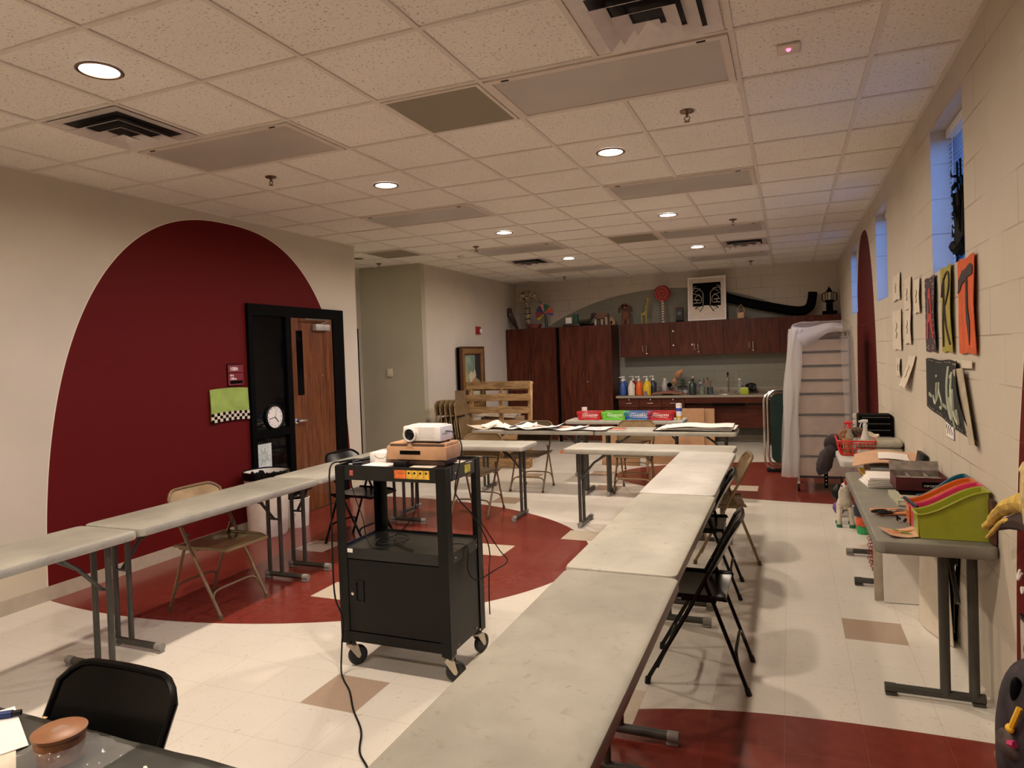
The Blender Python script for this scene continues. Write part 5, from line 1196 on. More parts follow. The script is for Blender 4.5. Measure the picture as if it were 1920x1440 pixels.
def fb(u, v):
    y = 4.86+(3.66-4.86)*u; zt = 1.505; zb = 1.21-.085*u
    if u > .72: y = y
    z = zt+(zb-zt)*v+.004*math.sin(u*14+v*3)
    cut = max(0, (u-.55)/.45)
    return (XW-.010-.030*u*math.sin(PI*v)-.02*cut*(1-v), y+cut*(1-v)*.30*cut, z)
MB().sheet(fb, 24, 10, -.003).build('cloth', mat('black_cloth', (.010, .012, .010), .9, var=.3), t)
M_CHK = mat('pale_green_chalk', (.50, .54, .42), .8)
def bl(pts, r_=.006): return wline(fb, [(p.x, p.y) for p in smooth([(a, b_, 0) for a, b_ in pts], 4)], r_, M_CHK, 'lettering', t, lift=.006)
for k in range(3): bl([(.10+.03*k, .66), (.10+.03*k, .73)], .004)
bl([(.22, .66), (.235, .77), (.27, .80), (.30, .66), (.32, .40)]); bl([(.31, .30), (.312, .26)], .007)
bl([(.32, .72), (.37, .55), (.385, .38), (.385, .55), (.43, .72), (.41, .84), (.375, .82)])
for k in range(3): bl([(.47+.03*k, .71), (.47+.03*k, .77)], .004)
bl([(.575, .10), (.585, .40), (.60, .70), (.615, .83), (.64, .86), (.66, .72), (.66, .52)], .008); bl([(.655, .25), (.655, .20)], .006)
bl([(.70, .15), (.70, .45), (.68, .70), (.655, .98)], .007); bl([(.66, .85), (.72, .70), (.75, .50), (.745, .40), (.72, .48), (.725, .75), (.76, .88), (.80, .78), (.82, .66)], .008)
g = MB()
for k in range(24):
    for v in (.04, .95):
        if (k*7) % 5 == 0: continue
        p = Vector(fb(.03+.04*k, v)); g.box((p.x-.005, p.y, p.z), (.002, .006, .005))
g.build('white_stitches', M_PAPERW, t)
MB().sheet(lambda u, v: (XW-.016-.020*math.sin(PI*(.1+.8*u)), (4.06-.34*v)-(.20-.13*v)*u, 1.455-.33*v+.02*u*(1-v)), 8, 12, -.003).build('curled_corner', mat('raw_canvas_back', (.42, .36, .26), .85), t)
MB().sheet(lambda u, v: (XW-.008-.004*u, 4.16-.44*u, 1.512-.045*v*(1-.2*u)), 6, 3, -.003).build('torn_top_strip', M_PAPERW, t)
PAP = [(6.26, 5.85, 2.137, 1.94, .02, 'small cream paper highest on the right wall, nearest the far window'), (5.68, 5.37, 2.06, 1.84, .02, 'cream paper left of the purple banner, upper row'), (5.27, 5.03, 2.02, 1.80, .025, 'narrow cream paper touching the purple banner, upper row'),
       (6.30, 5.84, 1.86, 1.555, .015, 'large cream paper with small writing in the middle row'), (5.70, 5.38, 1.84, 1.60, .03, 'narrow curled cream paper in the middle row'), (6.14, 5.92, 1.49, 1.35, .03, 'thin curled cream paper, lower row left'), (5.55, 5.25, 1.515, 1.29, .02, 'long cream paper curling away from the wall, lowest row')]
for k, (a, b_, zt, zb, bu, lb) in enumerate(PAP):
    t = thing('wall_note', lb, 'paper', (0, 0, 0), 0, 'cream papers on the right wall'); last = k == 6
    o, f = wplate(a, b_, zt, zb, M_PAPERW, 'sheet', t, bulge=bu*.35, curl=.035 if last else .004, skew=.25 if last else 0, th=.0015)
    wline(f, [(p.x, p.y) for p in smooth([(.45, .3, 0), (.55, .4, 0), (.42, .5, 0), (.55, .6, 0), (.45, .7, 0)], 3)], .0022, mat('pencil', (.25, .19, .13), .8), 'handwriting', t)
t = thing('name_label', 'tiny white printed label below the black slogan banner', 'label', (XW, 4.27, 1.125)); MB().b2(-.002, 0, -.10, .10, -.045, .045).build('backing', mat('violet_card', (.12, .07, .11), .7), t, smooth=False); MB().b2(-.004, -.002, -.085, .09, -.040, .038).build('card', M_PAPER, t, smooth=False)
for k in range(3): MB().tube([(-.005, .06-.05*k+.02*math.sin(j), .028-.008*j) for j in range(7)], .0018, 4).build('handwriting', M_BPL, t)
t = thing('wall_hook', 'small white hook on the red arch at the right edge', 'hook', (XW, 3.065, .69)); MB().tube(smooth([(-.004, .03, .04), (-.012, .025, .02), (-.018, .0, .01), (-.012, -.018, .04)], 3), .005, 6).build('hook', M_WHITE, t); MB().lathe((-.002, .0, -.03), [(.014, 0), (.014, .008), (0, .009)], 14, (-1, 0, 0)).build('screw_cap', M_WHITE, t)
t = thing('wall_drawing', 'small grey framed sketch low on the red arch at the right edge', 'drawing', (XW, 3.00, .46)); MB().b2(-.006, 0, -.07, .10, -.09, .09).build('board', mat('pale_board', (.45, .42, .34), .7), t, smooth=False); MB().b2(-.010, 0, -.07, .10, .085, .10).build('top_edge', M_BPL, t); MB().tube([(-.008, .04-.01*math.sin(k*1.3), .05-.018*k) for k in range(7)], .003, 5).build('sketch_line', M_BPL, t)

# bird mask, dark mask at the right edge
t = thing('beak_mask', 'papier-mache bird mask with a long open yellow beak on the right wall', 'mask', (.70, 2.60, 1.05))
M_YB = mat('beak_yellow', (.62, .42, .08), .75, var=.2, scale=18); M_CH = mat('straw_cream', (.52, .40, .18), .9, var=.35, scale=30)
MB().tube(smooth([(0, .575, -.185), (0, .45, -.125), (.0, .30, -.05), (.0, .16, -.005), (.0, .02, .03), (0, -.06, .04)], 4), [.007]+[.013]*3+[.020]*4+[.027]*4+[.033]*4+[.042]*5, 10).jitter(.004, 20).build('upper_beak', M_YB, t)
MB().tube(smooth([(-.0, .535, -.215), (.0, .44, -.165), (.0, .30, -.095), (.0, .12, -.06), (0, -.06, -.05)], 4), [.006]*3+[.009]*6+[.012]*8, 8).build('lower_beak', M_YB, t)
MB().tube([(.015, .47, -.165), (.015, .3, -.10), (.015, .12, -.05), (.01, -.06, -.02)], [.006, .022, .034, .045], 8).build('mouth', mat('mouth_dark', (.03, .008, .006), .8), t)
MB().ball((.015, -.16, .08), .13, (.62, 1, 1.2), 3).jitter(.015, 12).build('head', M_CH, t)
MB().tube([(.07, .12, .10), (.06, .06, .06), (.05, -.02, .04)], [.008, .018, .02], 7).jitter(.004, 20).build('brown_tuft', mat('rust_tuft', (.16, .05, .015), .9), t)
MB().tube([(.03, -.06, .14), (.03, .06, .13), (.06, .10, .17), (.07, .09, .23)], [.06, .04, .018, .008], 8).jitter(.008, 15).build('crest', M_CH, t)
t = thing('dark_mask', 'large dark purple papier-mache mask with eye holes at the lower right corner', 'mask', (.67, 2.40, .40))
MD = mat('aubergine_paint', (.022, .014, .020), .75, var=.5, scale=30)
g = MB(); g.ball((0, 0, 0), .20, (.60, .85, 1.33), 4); g.jitter(.010, 9).build('face', MD, t)
MB().ball((-.078, -.040, .178), .034, (.5, .5, 1.3)).build('eye_hole', M_BLACK, t)
MB().ball((-.02, -.140, .150), .034, (.5, .5, 1.3)).build('eye_hole', M_BLACK, t)
MB().ball((-.085, -.05, .03), .055, (.8, 1.1, .9), 3).jitter(.008, 14).build('snout', mat('grey_brown_snout', (.07, .045, .04), .8, var=.4, scale=30), t)
MB().ball((-.108, -.085, .088), .014, (.8, 1.2, 1)).jitter(.003, 40).build('yellow_spot', mat('paint_yellow', (.75, .42, .02), .6), t)
MB().tube(smooth([(-.106, -.09, .09), (-.100, -.10, .12), (-.088, -.105, .16)], 3), .008, 6).build('yellow_streak', mat('paint_yellow', (.75, .42, .02), .6), t)
MB().tube([(-.115, -.105, .055), (-.105, -.12, .06)], .010, 6).build('pink_streak', mat('paint_pink', (.45, .03, .12), .6), t)
t = thing('brown_board', 'plain brown board lying on the floor in the lower right corner', 'board', (.745, 2.80, 0)); MB().box((0, 0, .012), (.10, .56, .024), None, .003).build('board', mat('brown_board', (.30, .13, .045), .6), t)

# window sculpture
random.seed(12)
t = thing('wire_sculpture', 'black spiky wire sculpture on the sill of the nearest window', 'sculpture', (XR+.045, 4.12, WZ0+.002))
g = MB(); 
for k in range(44):
    y = random.uniform(-.12, .14); z0 = random.uniform(.05, .2); g.tube([(random.uniform(-.02, .02), y, z0), (random.uniform(-.03, .03), y+random.uniform(-.05, .05), z0+random.uniform(.12, .25))], .005, 4)
g.build('woven_wires', M_BLACK, t, smooth=False)
for k in range(12):
    a = .09+.035*k+random.uniform(-.015, .015); L = random.uniform(.03, .09); MB().tube([(-.01, .09, a), (-.02, .10+L*.5, a+random.uniform(-.02, .03)), (-.015, .10+L, a+random.uniform(-.02, .05))], [.009, .006, .002], 5).build('spike', M_BLACK, t)
for y in (-.06, .02, .09): MB().tube([(0, y, .38), (0, y+.005, .50+.04*(y > 0))], .006, 5).build('finial', M_BLACK, t)
MB().box((0, .01, .22), (.035, .18, .34), None, .01).jitter(.02, 20).build('core', M_BLACK, t)
MB().tube([(0, -.10, .10), (-.01, .0, .07), (-.01, .11, .10)], .035, 8).build('base_block', M_BLACK, t)
for y in (-.08, .12): MB().tube([(0, y, .10), (-.005, y, 0)], .006, 5).build('leg', M_BLACK, t)

# ------------------------------------------------------------------ SIDE TABLE ITEMS
SZ = .739
def bin_(x, y, c, label, L=.27, w_=.10, h0=.105, h1=.215, rot=0):
    mt = mat('bin_'+label[:10], c, .3, var=.04, coat=.3); t = thing('book_bin', label, 'book bin', (x, y, SZ), rot, 'plastic book bins')
    def prof(u): s_ = u*u*(3-2*u); return h0+(h1-h0)*s_
    n = 14; g = MB()
    for sy in (-1, 1):
        pts = [(-L/2+.012, 0), (L/2-.006, 0)]+[(L/2-L*k/n, prof(1-k/n)) for k in range(n+1)]
        y0 = sy*(w_/2-.003); g.plate((0, y0+(.0015 if sy > 0 else .0015), 0), (1, 0, 0), (0, 0, 1), pts, .003)
    g.b2(-L/2+.012, L/2-.006, -w_/2, w_/2, 0, .003); g.b2(-L/2+.002, -L/2+.006, -w_/2, w_/2, .0, h0); g.b2(L/2-.006, L/2-.002, -w_/2, w_/2, 0, h1)
    g.build('bin', mt, t, ang=25)
    rim = [(-L/2, -w_/2, h0)]+[(-L/2+L*k/n, -w_/2-.004, prof(k/n)) for k in range(n+1)]+[(L/2+.004, -w_/2, h1), (L/2+.004, w_/2, h1)]+[(L/2-L*k/n, w_/2+.004, prof(1-k/n)) for k in range(n+1)]+[(-L/2-.003, w_/2, h0), (-L/2-.003, -w_/2, h0)]
    MB().tube(rim, .0045, 6).build('rim', mt, t)
    return t
bin_(.645, 3.50, (.33, .36, .03), 'lime green plastic book bin nearest the table end', w_=.11)
bin_(.650, 3.615, (.60, .05, .13), 'pink plastic book bin between the green and orange ones', w_=.092)
bin_(.645, 3.725, (.62, .13, .02), 'orange plastic book bin behind the pink one', w_=.092)
bin_(.680, 3.835, (.01, .10, .15), 'dark teal plastic book bin farthest back in the row', L=.20)
t = thing('marker', 'dark blue marker resting across the front of the pink bin', 'marker', (.0, 0, 0)); MB().tube([(.500, 3.72, .862), (.515, 3.65, .855), (.53, 3.57, .850)], .008, 8).build('barrel', mat('navy_plastic', (.008, .012, .04), .4), t)
t = thing('leather_cover', 'brown leather cover behind the green book bin against the wall', 'cloth', (.787, 3.44, SZ)); MB().box((-.002, 0, .095), (.018, .10, .19), None, .006).build('cover', mat('brown_wood_piece', (.10, .04, .02), .7, var=.5), t)  # thin leather cover standing against the wall
t = thing('scissors', 'black-handled scissors lying beside the pink bin', 'scissors', (.46, 3.90, SZ+.016), .6)
for s in (-1, 1): MB().tube([(.04*math.cos(a)-.05, s*.022+.014*math.sin(a), 0) for a in [k*PI/5 for k in range(10)]], .006, 6, closed=True).build('handle', M_BPL, t); MB().tube([(-.01, s*.012, 0), (.03, 0, 0), (.10, -s*.006, 0)], [.006, .006, .002], 6).build('blade', M_CHROME, t)
t = thing('orange_pad', 'thin stack of orange paper under the scissors', 'paper pad', (.455, 3.93, SZ), .3); MB().box((0, 0, .005), (.14, .12, .009), (0, 0, 0), .001).build('sheets', mat('orange_paper', (.62, .24, .10), .7), t)
t = thing('binder_clip', 'black metal clip in front of the orange bin', 'clip', (.485, 3.73, SZ)); MB().tube([(-.015, 0, .008), (-.02, .02, .03), (0, .03, .008)], .005, 6).build('wire', M_BPL, t); MB().tube([(.012, -.01, .008), (.016, -.03, .022)], .007, 6).build('clasp', M_BPL, t)
t = thing('greeting_card', 'cream card with orange strokes and a green leaf on the grey table corner', 'card', (.455, 3.50, SZ), .25)
MB().sheet(lambda u, v: ((u-.5)*.15, (v-.5)*.14, .002+.012*(1-math.sin(PI*u))+.002*v), 10, 4, .0012).build('card', M_KRAFT, t)
for (x, y, dx, dy, c, n_) in ((-.03, .0, .03, -.02, (.72, .24, .08), 'orange_stroke'), (.03, .01, .045, .012, (.72, .24, .08), 'orange_stroke'), (.0, .0, .03, -.055, (.10, .22, .04), 'green_leaf')):
    MB().tube([(x-dx*.8, y-dy*.8, .013), (x, y, .009), (x+dx*.8, y+dy*.8, .013)], [.002, .005, .002], 6).build(n_, mat('c_'+n_, c, .7), t)
t = thing('cigar_box', 'open maroon lidded box with dividers and a small black IMPORTS label', 'box', (.655, 4.36, SZ+.055), .0)
W_, D_, H_ = .25, .24, .075; mm_ = mat('maroon_paper', (.075, .008, .010), .5); mg = mat('grey_box_inside', (.24, .20, .17), .7, var=.25, scale=25)
g = MB(); g.b2(-W_/2, W_/2, -D_/2, -D_/2+.005, 0, H_); g.b2(-W_/2, W_/2, D_/2-.005, D_/2, 0, H_); g.b2(-W_/2, -W_/2+.005, -D_/2+.005, D_/2-.005, 0, H_); g.b2(W_/2-.005, W_/2, -D_/2+.005, D_/2-.005, 0, H_); g.b2(-W_/2, W_/2, -D_/2, D_/2, 0, .004); g.build('tray', mm_, t, smooth=False)
MB().b2(-W_/2+.0055, W_/2-.0055, D_/2-.0075, D_/2-.0055, .004, H_+.004).build('lining', mg, t)
MB().b2(-W_/2+.006, W_/2-.006, -D_/2+.006, D_/2-.006, .04, .045).build('inner_tray', mg, t)
for k in range(2): MB().b2(-.045+.09*k-.004, -.045+.09*k+.004, -D_/2+.006, D_/2-.008, .045, .066).build('divider', mg, t)
for k in range(3): MB().b2(-.115+.085*k, -.055+.085*k, -.09, .0, .046, .056).build('card_stack', M_PAPERW, t)
MB().box((0, D_/2+.022, H_+.018), (W_, .006, .075), (math.radians(-38), 0, 0)).build('lid', mg, t)
MB().b2(-.0, .085, -D_/2-.001, -D_/2+.001, .018, .052).build('label_plate', M_BLACK, t, smooth=False); text('IMPORTS', .017, t, M_PAPERW, (.042, -D_/2-.0015, .030), (1, 0, 0), (0, 0, 1), .0004)
t = thing('hardback_book', 'pale green patterned book lowest under the maroon box', 'book', (.64, 4.26, SZ), .04); MB().box((0, 0, .013), (.24, .30, .024), None, .002).build('pages', M_PAPERW, t); MB().box((0, 0, .0265), (.245, .305, .003)).build('cover', mat('pale_green_cover', (.42, .42, .30), .6), t); MB().box((-.1225, 0, .013), (.003, .305, .026)).build('spine', mat('pale_green_cover', (.42, .42, .30), .6), t)
t = thing('paperback_book', 'thin black and cream book directly under the maroon box', 'book', (.66, 4.30, SZ+.029), -.03); MB().box((0, 0, .012), (.23, .28, .018), None, .002).build('pages', M_PAPERW, t); MB().box((0, 0, .0225), (.235, .285, .003)).build('cover', M_BLACK, t)
for k in range(5):
    t = thing('paper_stack', ['lowest ream of white paper beside the maroon box', 'second ream of white paper beside the maroon box', 'third ream of white paper beside the maroon box', 'fourth ream of white paper beside the maroon box', 'topmost white paper of the pile beside the maroon box'][k], 'paper stack', (.485+.006*k, 4.72-.008*k, SZ+.013*k), [.12, .05, .02, -.03, 0][k], 'pile of white paper on the grey table')
    MB().box((0, 0, .0065), (.15, .24, .012), None, .001).build('sheets', M_PAPER, t)
t = thing('paper_envelope', 'large creased brown paper envelope lying across the gap between side tables', 'envelope', (.60, 5.23, SZ+.058), -.1)
MB().sheet(lambda u, v: ((u-.5)*.40, (v-.5)*.52, .022*math.sin(u*4)+.03*u+.006*math.sin(v*8)+.05*max(0, u-.75)), 14, 10, .006).build('envelope', M_KRAFT, t)
MB().sheet(lambda u, v: ((u-.5)*.18+.04, (v-.5)*.34-.02, .012+.022*math.sin((u*.45+.35)*4)+.03*(u*.45+.35)+.006*math.sin(v*8*.6+1.5)), 8, 8, .002).build('white_sheet', M_PAPER, t)
for k in range(3):
    t = thing('folder', ['yellow folder lowest under the brown envelope', 'thick book under the brown envelope', 'blue-white folder under the brown envelope'][k], 'folder', (.60+.01*k, 5.10+.03*k, SZ+.018*k), [.05, -.06, .02][k], 'folders under the envelope'); MB().box((0, 0, .008), (.34-.03*k, .26, .015), None, .002).build('folder', [mat('yellow_folder', (.55, .33, .03), .6), M_PAPERW, mat('pale_blue_folder', (.45, .50, .55), .6)][k], t)
t = thing('black_binder', 'black binder tilted against the wall behind the envelope', 'binder', (.765, 5.00, SZ)); MB().box((0.0, 0, .08), (.025, .22, .16), (0, math.radians(10), 0), .003).build('cover', M_BPL, t)
for k in range(2):
    t = thing('newspaper_bundle', ['lower bundle of plastic-wrapped papers on the far side table', 'upper bundle of plastic-wrapped papers on the far side table'][k], 'bundle', (.63+.01*k, 6.02, SZ+.006+.058*k), .05-.12*k, 'plastic-wrapped bundles'); mw = mat('grey_wrapped_paper', (.42, .39, .31), .35, var=.3, scale=25, stretch=(1, 14, 14))
    MB().box((0, 0, .028), (.32, .28, .055), None, .025, 4).jitter(.006, 12).build('papers', mw, t); MB().ball((-.16, -.03, .028), .03, (.8, 3.4, 1), 3).jitter(.012, 30).build('plastic_end', plastic('wrap_film%d' % k, (.7, .7, .68), .6), t)
for k in range(5):
    t = thing('black_case', ['lowest black case in the stack against the right wall', 'second black case up in the stack against the right wall', 'middle black case of the stack of five', 'fourth black case up in the stack', 'topmost black case of the stack of five'][k], 'case', (.645, 6.50, SZ+.002+.054*k), 0, 'stack of black cases')
    MB().box((.015, 0, .026), (.25, .22, .050), None, .003).build('case', M_BLACK, t); MB().box((-.005, .12, .026), (.26, .03, .045), None, .012).jitter(.006, 25).build('grey_wrap', M_PAPERW, t)
    g = MB(); random.seed(k); x = -.085
    while x < .11: w2 = random.uniform(.010, .022); g.box((x+w2/2, -.1105, .034), (w2, .001, .006)); x += w2+.004
    g.build('white_print', mat('dull_print', (.13, .12, .11), .6), t, smooth=False)
rb = basket((.475, 6.05, SZ), 0, (.60, .02, .015), 'red plastic basket of spray bottles on the far side table', 'red supply basket', w_=.27, d_=.36, h=.115)
def spray(x, y, cb, ch, label, h=.16, al=1.):
    t = thing('spray_bottle', label, 'spray bottle', (x, y, SZ+.010), 0, 'spray bottles in the red basket'); MB().lathe((0, 0, 0), [(0, 0), (.036, 0), (.038, .08), (.034, .11), (.016, h-.01), (.015, h+.02)], 20).build('bottle', mat('sb_'+label[:8], cb, .3, alpha=al, var=.03), t)
    g = MB(); g.lathe((0, 0, h+.015), [(.018, 0), (.018, .016), (.012, .02), (.012, .035)], 14); g.tube([(.02, 0, h+.06), (-.015, 0, h+.06), (-.045, 0, h+.055)], [.012, .014, .008], 8); g.tube([(-.022, 0, h+.052), (-.034, 0, h+.03), (-.036, 0, h+.01)], .005, 6); g.build('trigger', mat('tr_'+label[:8], ch, .4), t)
spray(.44, 6.08, (.42, .36, .32), (.62, .04, .05), 'clear spray bottle with red trigger', .17, .6); spray(.545, 6.00, (.62, .60, .57), (.62, .63, .66), 'frosted spray bottle with white trigger', .19)
t = thing('tan_cup', 'tan plastic cup inside the red basket', 'cup', (.41, 5.95, SZ+.01)); MB().lathe((0, 0, 0), [(0, 0), (.028, 0), (.034, .12), (.031, .12), (.025, .005)], 16).build('cup', mat('tan_cup', (.45, .27, .12), .6), t)
t = thing('brown_bag', 'crumpled brown paper bag in the back of the red basket', 'bag', (.43, 6.17, SZ+.08)); MB().ball((0, 0, .03), .065, (1, .7, 1.1), 3).jitter(.03, 18).build('bag', mat('brown_bag', (.26, .12, .05), .8), t)
t = thing('dried_sponge', 'brown natural sponge between the spray bottles', 'sponge', (.50, 6.12, SZ+.165)); MB().ball((0, 0, .0), .045, (1, .8, .8), 3).jitter(.015, 30).build('sponge', mat('sponge_brown', (.16, .11, .07), .95, var=.5, scale=60), t)
t = thing('cleaning_rag', 'white rag at the back of the red basket', 'rag', (.60, 6.15, SZ+.09)); MB().ball((0, 0, .03), .05, (1, .8, .9), 3).jitter(.03, 18).build('rag', M_PAPERW, t)
t = thing('hanging_apron', 'dark purple apron bundle with a studded strap hanging over the table corner', 'apron', (.355, 6.26, .78))
mA = mat('dark_aubergine_cloth', (.030, .020, .024), .85, var=.35, scale=10)
MB().ball((.01, 0, .0), .10, (1.0, .9, .95), 3).jitter(.035, 9).build('bundle', mA, t)
MB().tube(smooth([(-.02, -.04, -.03), (-.08, -.05, -.10), (-.11, -.05, -.20), (-.10, -.05, -.24)], 4), [.05]*4+[.06]*4+[.05]*4+[.03], 10).jitter(.012, 14).build('hanging_fold', mA, t)
st_ = MB().box((-.09, -.05, -.29), (.030, .005, .15)).build('strap', M_BLACK, t)
for k in range(4): MB().ball((-.09, -.054, -.24-.03*k), .004).build('stud', M_WHITE, st_)
# under the side tables
def plush(name, label, loc, body, parts, rot=0):
    t = thing(name, label, 'toy', loc, rot); return t
t = thing('unicorn_sculpture', 'white papier-mache pony with a red forelock standing under the side tables', 'sculpture', (.43, 6.62, 0), 0)
g = MB(); g.ball((0, .07, .20), .07, (.85, 1.4, .9), 3); g.tube([(0, 0, .22), (-.01, -.05, .31), (0, -.07, .36)], [.055, .045, .04], 10); g.ball((0, -.09, .37), .045, (.85, 1.3, .9), 2); g.jitter(.005, 20).build('body', mat('plaster_white', (.62, .56, .46), .8, var=.2), t)
for (x, y) in ((-.04, .0), (.04, .0), (-.04, .14), (.04, .14)):
    lg = MB().tube([(x, y, .18), (x*1.2, y-.01, .08), (x*1.3, y-.02, .0)], [.026, .018, .022], 8).build('leg', mat('plaster_white', (.62, .56, .46), .8, var=.2), t)
    MB().lathe((x*1.3, y-.02, 0), [(.024, .0), (.024, .025), (.018, .028)], 10).build('hoof', mat('green_hoof', (.02, .16, .06), .6), lg)
for s in (-1, 1): MB().tube([(s*.025, -.06, .40), (s*.035, -.05, .46)], [.014, .003], 6).build('ear', M_BPL, t); MB().ball((s*.03, -.125, .385), .007).build('eye', M_BLACK, t)
MB().tube([(0, -.07, .44), (0, -.11, .42), (0, -.14, .38)], [.006, .014, .005], 6).build('forelock', mat('mane_red', (.30, .02, .02), .7), t)
MB().tube([(0, -.03, .42), (.02, .0, .34), (.03, .03, .28)], [.02, .03, .015], 7).build('mane', M_BPL, t); MB().tube([(-.0, .16, .22), (-.04, .2, .12), (-.05, .2, .08)], [.012, .02, .012], 7).build('tail', mat('brown_tail', (.15, .06, .03), .7), t)
t = thing('patchwork_figure', 'colourful blue, orange and green papier-mache figure beside the white pony', 'sculpture', (.55, 6.42, 0))
for (z0, z1, c, r_) in ((.0, .07, (.03, .35, .10), .05), (.07, .15, (.65, .10, .04), .055), (.15, .26, (.012, .02, .045), .07), (.26, .31, (.05, .22, .50), .05)):
    MB().lathe((0, 0, z0), [(r_*.9, 0), (r_, (z1-z0)/2), (r_*.85, z1-z0)], 14).jitter(.006, 20).build('patch', mat('patch_%s' % (c,), c, .6), t)
MB().ball((0, 0, .35), .05, (1, 1, 1), 3).jitter(.01, 20).build('head', mat('lilac', (.16, .10, .25), .7), t)
t = thing('purple_toy', 'purple and black plush shape behind the pony', 'toy', (.40, 7.02, 0)); MB().ball((0, 0, .08), .05, (1, 1, 1.3), 3).jitter(.01, 15).build('body', mat('violet', (.13, .07, .24), .8), t); MB().ball((.0, .02, .22), .06, (1, 1, 1.3), 3).jitter(.015, 15).build('head', M_BPL, t)
M_RW = mat('red_wire', (.20, .015, .012), .4)
for k in range(5):
    t = thing('wire_rack', ['red wire desk rack at the front of the row under the grey table', 'second red wire rack under the grey table', 'third red wire rack under the grey table', 'fourth red wire rack under the grey table', 'farthest red wire rack under the grey table'][k], 'wire rack', (.585, 5.215+.095*k, .0), 0, 'red wire racks under the table'); W_, H_ = .16, .36+.02*k
    for j in range(7):
        z = .025+.05*j; p = rrect(W_, .072, .02, 2, 0, .0)
        MB().tube([(a, b_, z) for a, b_ in p], .0028, 5, closed=True).build('tier_wire', M_RW, t)
    for s in (-1, 1): MB().tube([(s*W_/2*.6, -.034, .0), (s*W_/2*.6, -.034, .36)], .004, 6).build('upright', M_RW, t)
t = thing('brown_file_box', 'dark red-brown file box within the wire racks', 'box', (.71, 5.42, 0)); MB().box((0, 0, .17), (.05, .40, .34), None, .003).build('box', mat('oxblood_box', (.10, .022, .014), .7), t)
for k, (x, y, w_, h_, ax, rz, m_) in enumerate([(.585, 4.765, .25, .62, 6, .05, M_PAPERW), (.63, 4.70, .24, .64, 6, .08, M_PAPER)]):
    t = thing('foam_board', ['large dusty foam board facing out under the grey table', 'white foam board just behind the first under the table'][k], 'board', (x, y+.05*k, 0), rz, 'boards leaning under the grey table'); MB().box((0, 0, h_/2+.005), (w_, .008, h_), (math.radians(-3), 0, 0)).build('board', mat('dusty_board', (.40, .34, .27), .7) if k == 0 else m_, t, smooth=False)
t = thing('curved_poster_board', 'white poster board bowing out from the wall under the grey table', 'board', (0, 0, 0), 0, 'boards leaning under the grey table')
MB().sheet(lambda u, v: (.765-.03*v-.10*math.sin(PI*min(1, u*.9+.1))*(1-.5*v), 4.72-.60*u, .006+.64*v), 14, 6, .004).build('board', M_PAPERW, t)
t = thing('folded_easel', 'flat black folded board leaning on the wall under the grey table', 'easel', (.796, 4.10, 0)); MB().plate((.0, .12, .0), (0, -1, 0), (0, 0, 1), [(-.02, .0), (.0, .0), (.16, .62), (-.20, .62)], .012).build('panel', M_BLACK, t, smooth=False)
MB().tube([(-.01, -.02, .62), (-.015, .06, .35), (-.01, .11, .05)], .004, 6).build('wire_edge', M_CHROME, t)

# ------------------------------------------------------------------ CLOTH-COVERED TABLE at lower left
t = table((-1.72, .88, 0), 0, 1.52, 'folding table under the dark cloth at the lower left', 'work table near the camera', M_TABLE)
cl = thing('tablecloth', 'dark grey paint-spattered plastic cloth covering the lower left table', 'tablecloth', (-1.72, .88, .738))
MCL = mat('dark_grey_sheet', (.030, .031, .025), .32, var=.35, scale=8)
def clf(u, v):
    x = (u-.5)*1.66; y = (v-.5)*.62; z = .004+.004*mn.noise(Vector((x*9, y*9, 0)))
    ex = max(0, abs(x)-.765); ey = max(0, abs(y)-.232); z -= ex*1.4+ey*2.2; y = max(-.236, min(.236, y))+(0.006*math.sin(x*18)) *(ey > 0); x = max(-.785, min(.785, x))
    return (x, y, z)
MB().sheet(clf, 60, 30, .0015).build('cloth', MCL, cl, ang=80)
def flat(x, y, w_, d_, rz, m_, name, label, cat, grp=None, z=.748, th=.0015):
    t = thing(name, label, cat, (x, y, z), rz, grp); MB().box((0, 0, th/2), (w_, d_, th)).build('sheet', m_, t); return t
flat(-1.79, 1.00, .25, .14, -.45, M_PAPER, 'paper_sheet', 'white paper at the lower left corner of the dark cloth', 'paper', 'papers on the dark cloth')
flat(-1.72, .955, .26, .12, -.55, M_PAPERW, 'paper_sheet', 'cream paper beneath the white one on the dark cloth', 'paper', 'papers on the dark cloth', z=.7455)
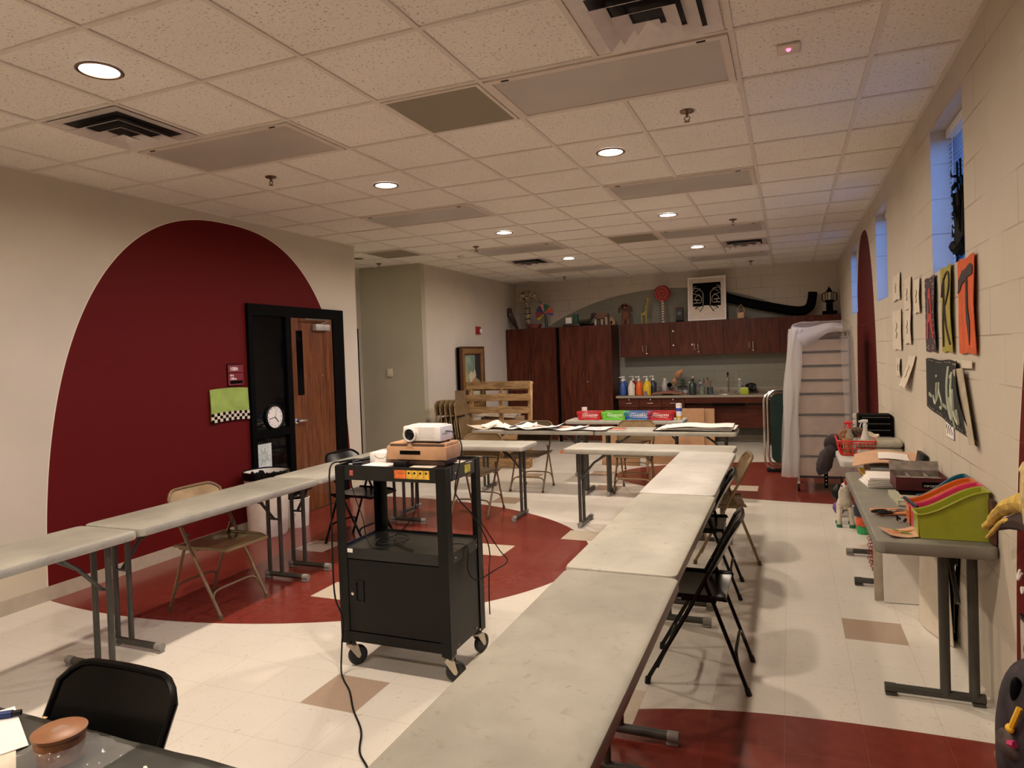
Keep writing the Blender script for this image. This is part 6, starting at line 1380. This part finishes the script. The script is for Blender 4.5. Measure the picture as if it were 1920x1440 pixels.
t = thing('marker', 'blue marker pen at the far left of the dark cloth', 'marker', (-1.85, 1.06, .758)); MB().tube([(-.05, -.04, 0), (.03, .02, 0)], .009, 10).build('barrel', mat('blue_pen', (.01, .03, .14), .4), t); MB().tube([(.03, .02, 0), (.045, .032, 0)], .007, 10).build('cap', M_BPL, t)
t = thing('black_strap', 'dark blue strap end at the left edge of the dark cloth', 'glove', (-1.69, .955, .756)); MB().tube([(-.05, -.02, 0), (-.02, .0, 0), (.0, -.02, -.002)], [.012, .010, .005], 8).build('strap', mat('navy_rubber', (.008, .012, .03), .5), t)  # short tapered strap lying on the cloth
t = thing('clay_tub', 'round tub of brown clay inside a clear bag on the dark cloth', 'tub', (-1.525, 1.00, .748)); MB().lathe((0, 0, 0), [(0, 0), (.044, 0), (.052, .055), (.049, .062), (.0, .064)], 28).build('tub', mat('brown_clay', (.24, .095, .035), .5, var=.35, scale=30), t)
MB().lathe((0, 0, .055), [(.053, 0), (.055, .008), (.050, .011)], 28).build('tub_rim', mat('tub_rim', (.26, .11, .045), .4), t)
t = thing('clear_bag', 'crinkled clear plastic bag wrapped round the clay tub', 'bag', (-1.51, 1.0, .748))
MB().sheet(lambda u, v: ((u-.5)*.24, (v-.5)*.16, .004+.066*math.exp(-(((u-.5)*.24+.015)**2+((v-.5)*.16)**2)/.0032)+.006*mn.noise(Vector((u*14, v*12, 3)))), 40, 26, .0008).build('film', plastic('bag_film', (.8, .8, .78), .12, .06), t, ang=80)
for k, (x, y, c) in enumerate([(-1.73, 1.10, (.6, .36, .16)), (-1.66, 1.085, (.60, .48, .2)), (-1.655, 1.075, (.55, .40, .15)), (-1.30, 1.03, (.7, .65, .6))]):
    tag(MB().box((0, 0, 0), (.014, .007, .002), None, .0008).build('paper_scrap', mat('scrap%d' % k, c, .7), None, (x, y, .7525), k*.9), ['orange scrap at the left end of the dark cloth', 'yellow scrap on the dark cloth, upper of two', 'ochre scrap on the dark cloth, lower of two', 'white scrap at the right end of the dark cloth'][k], 'scrap', 'scraps on the dark cloth')
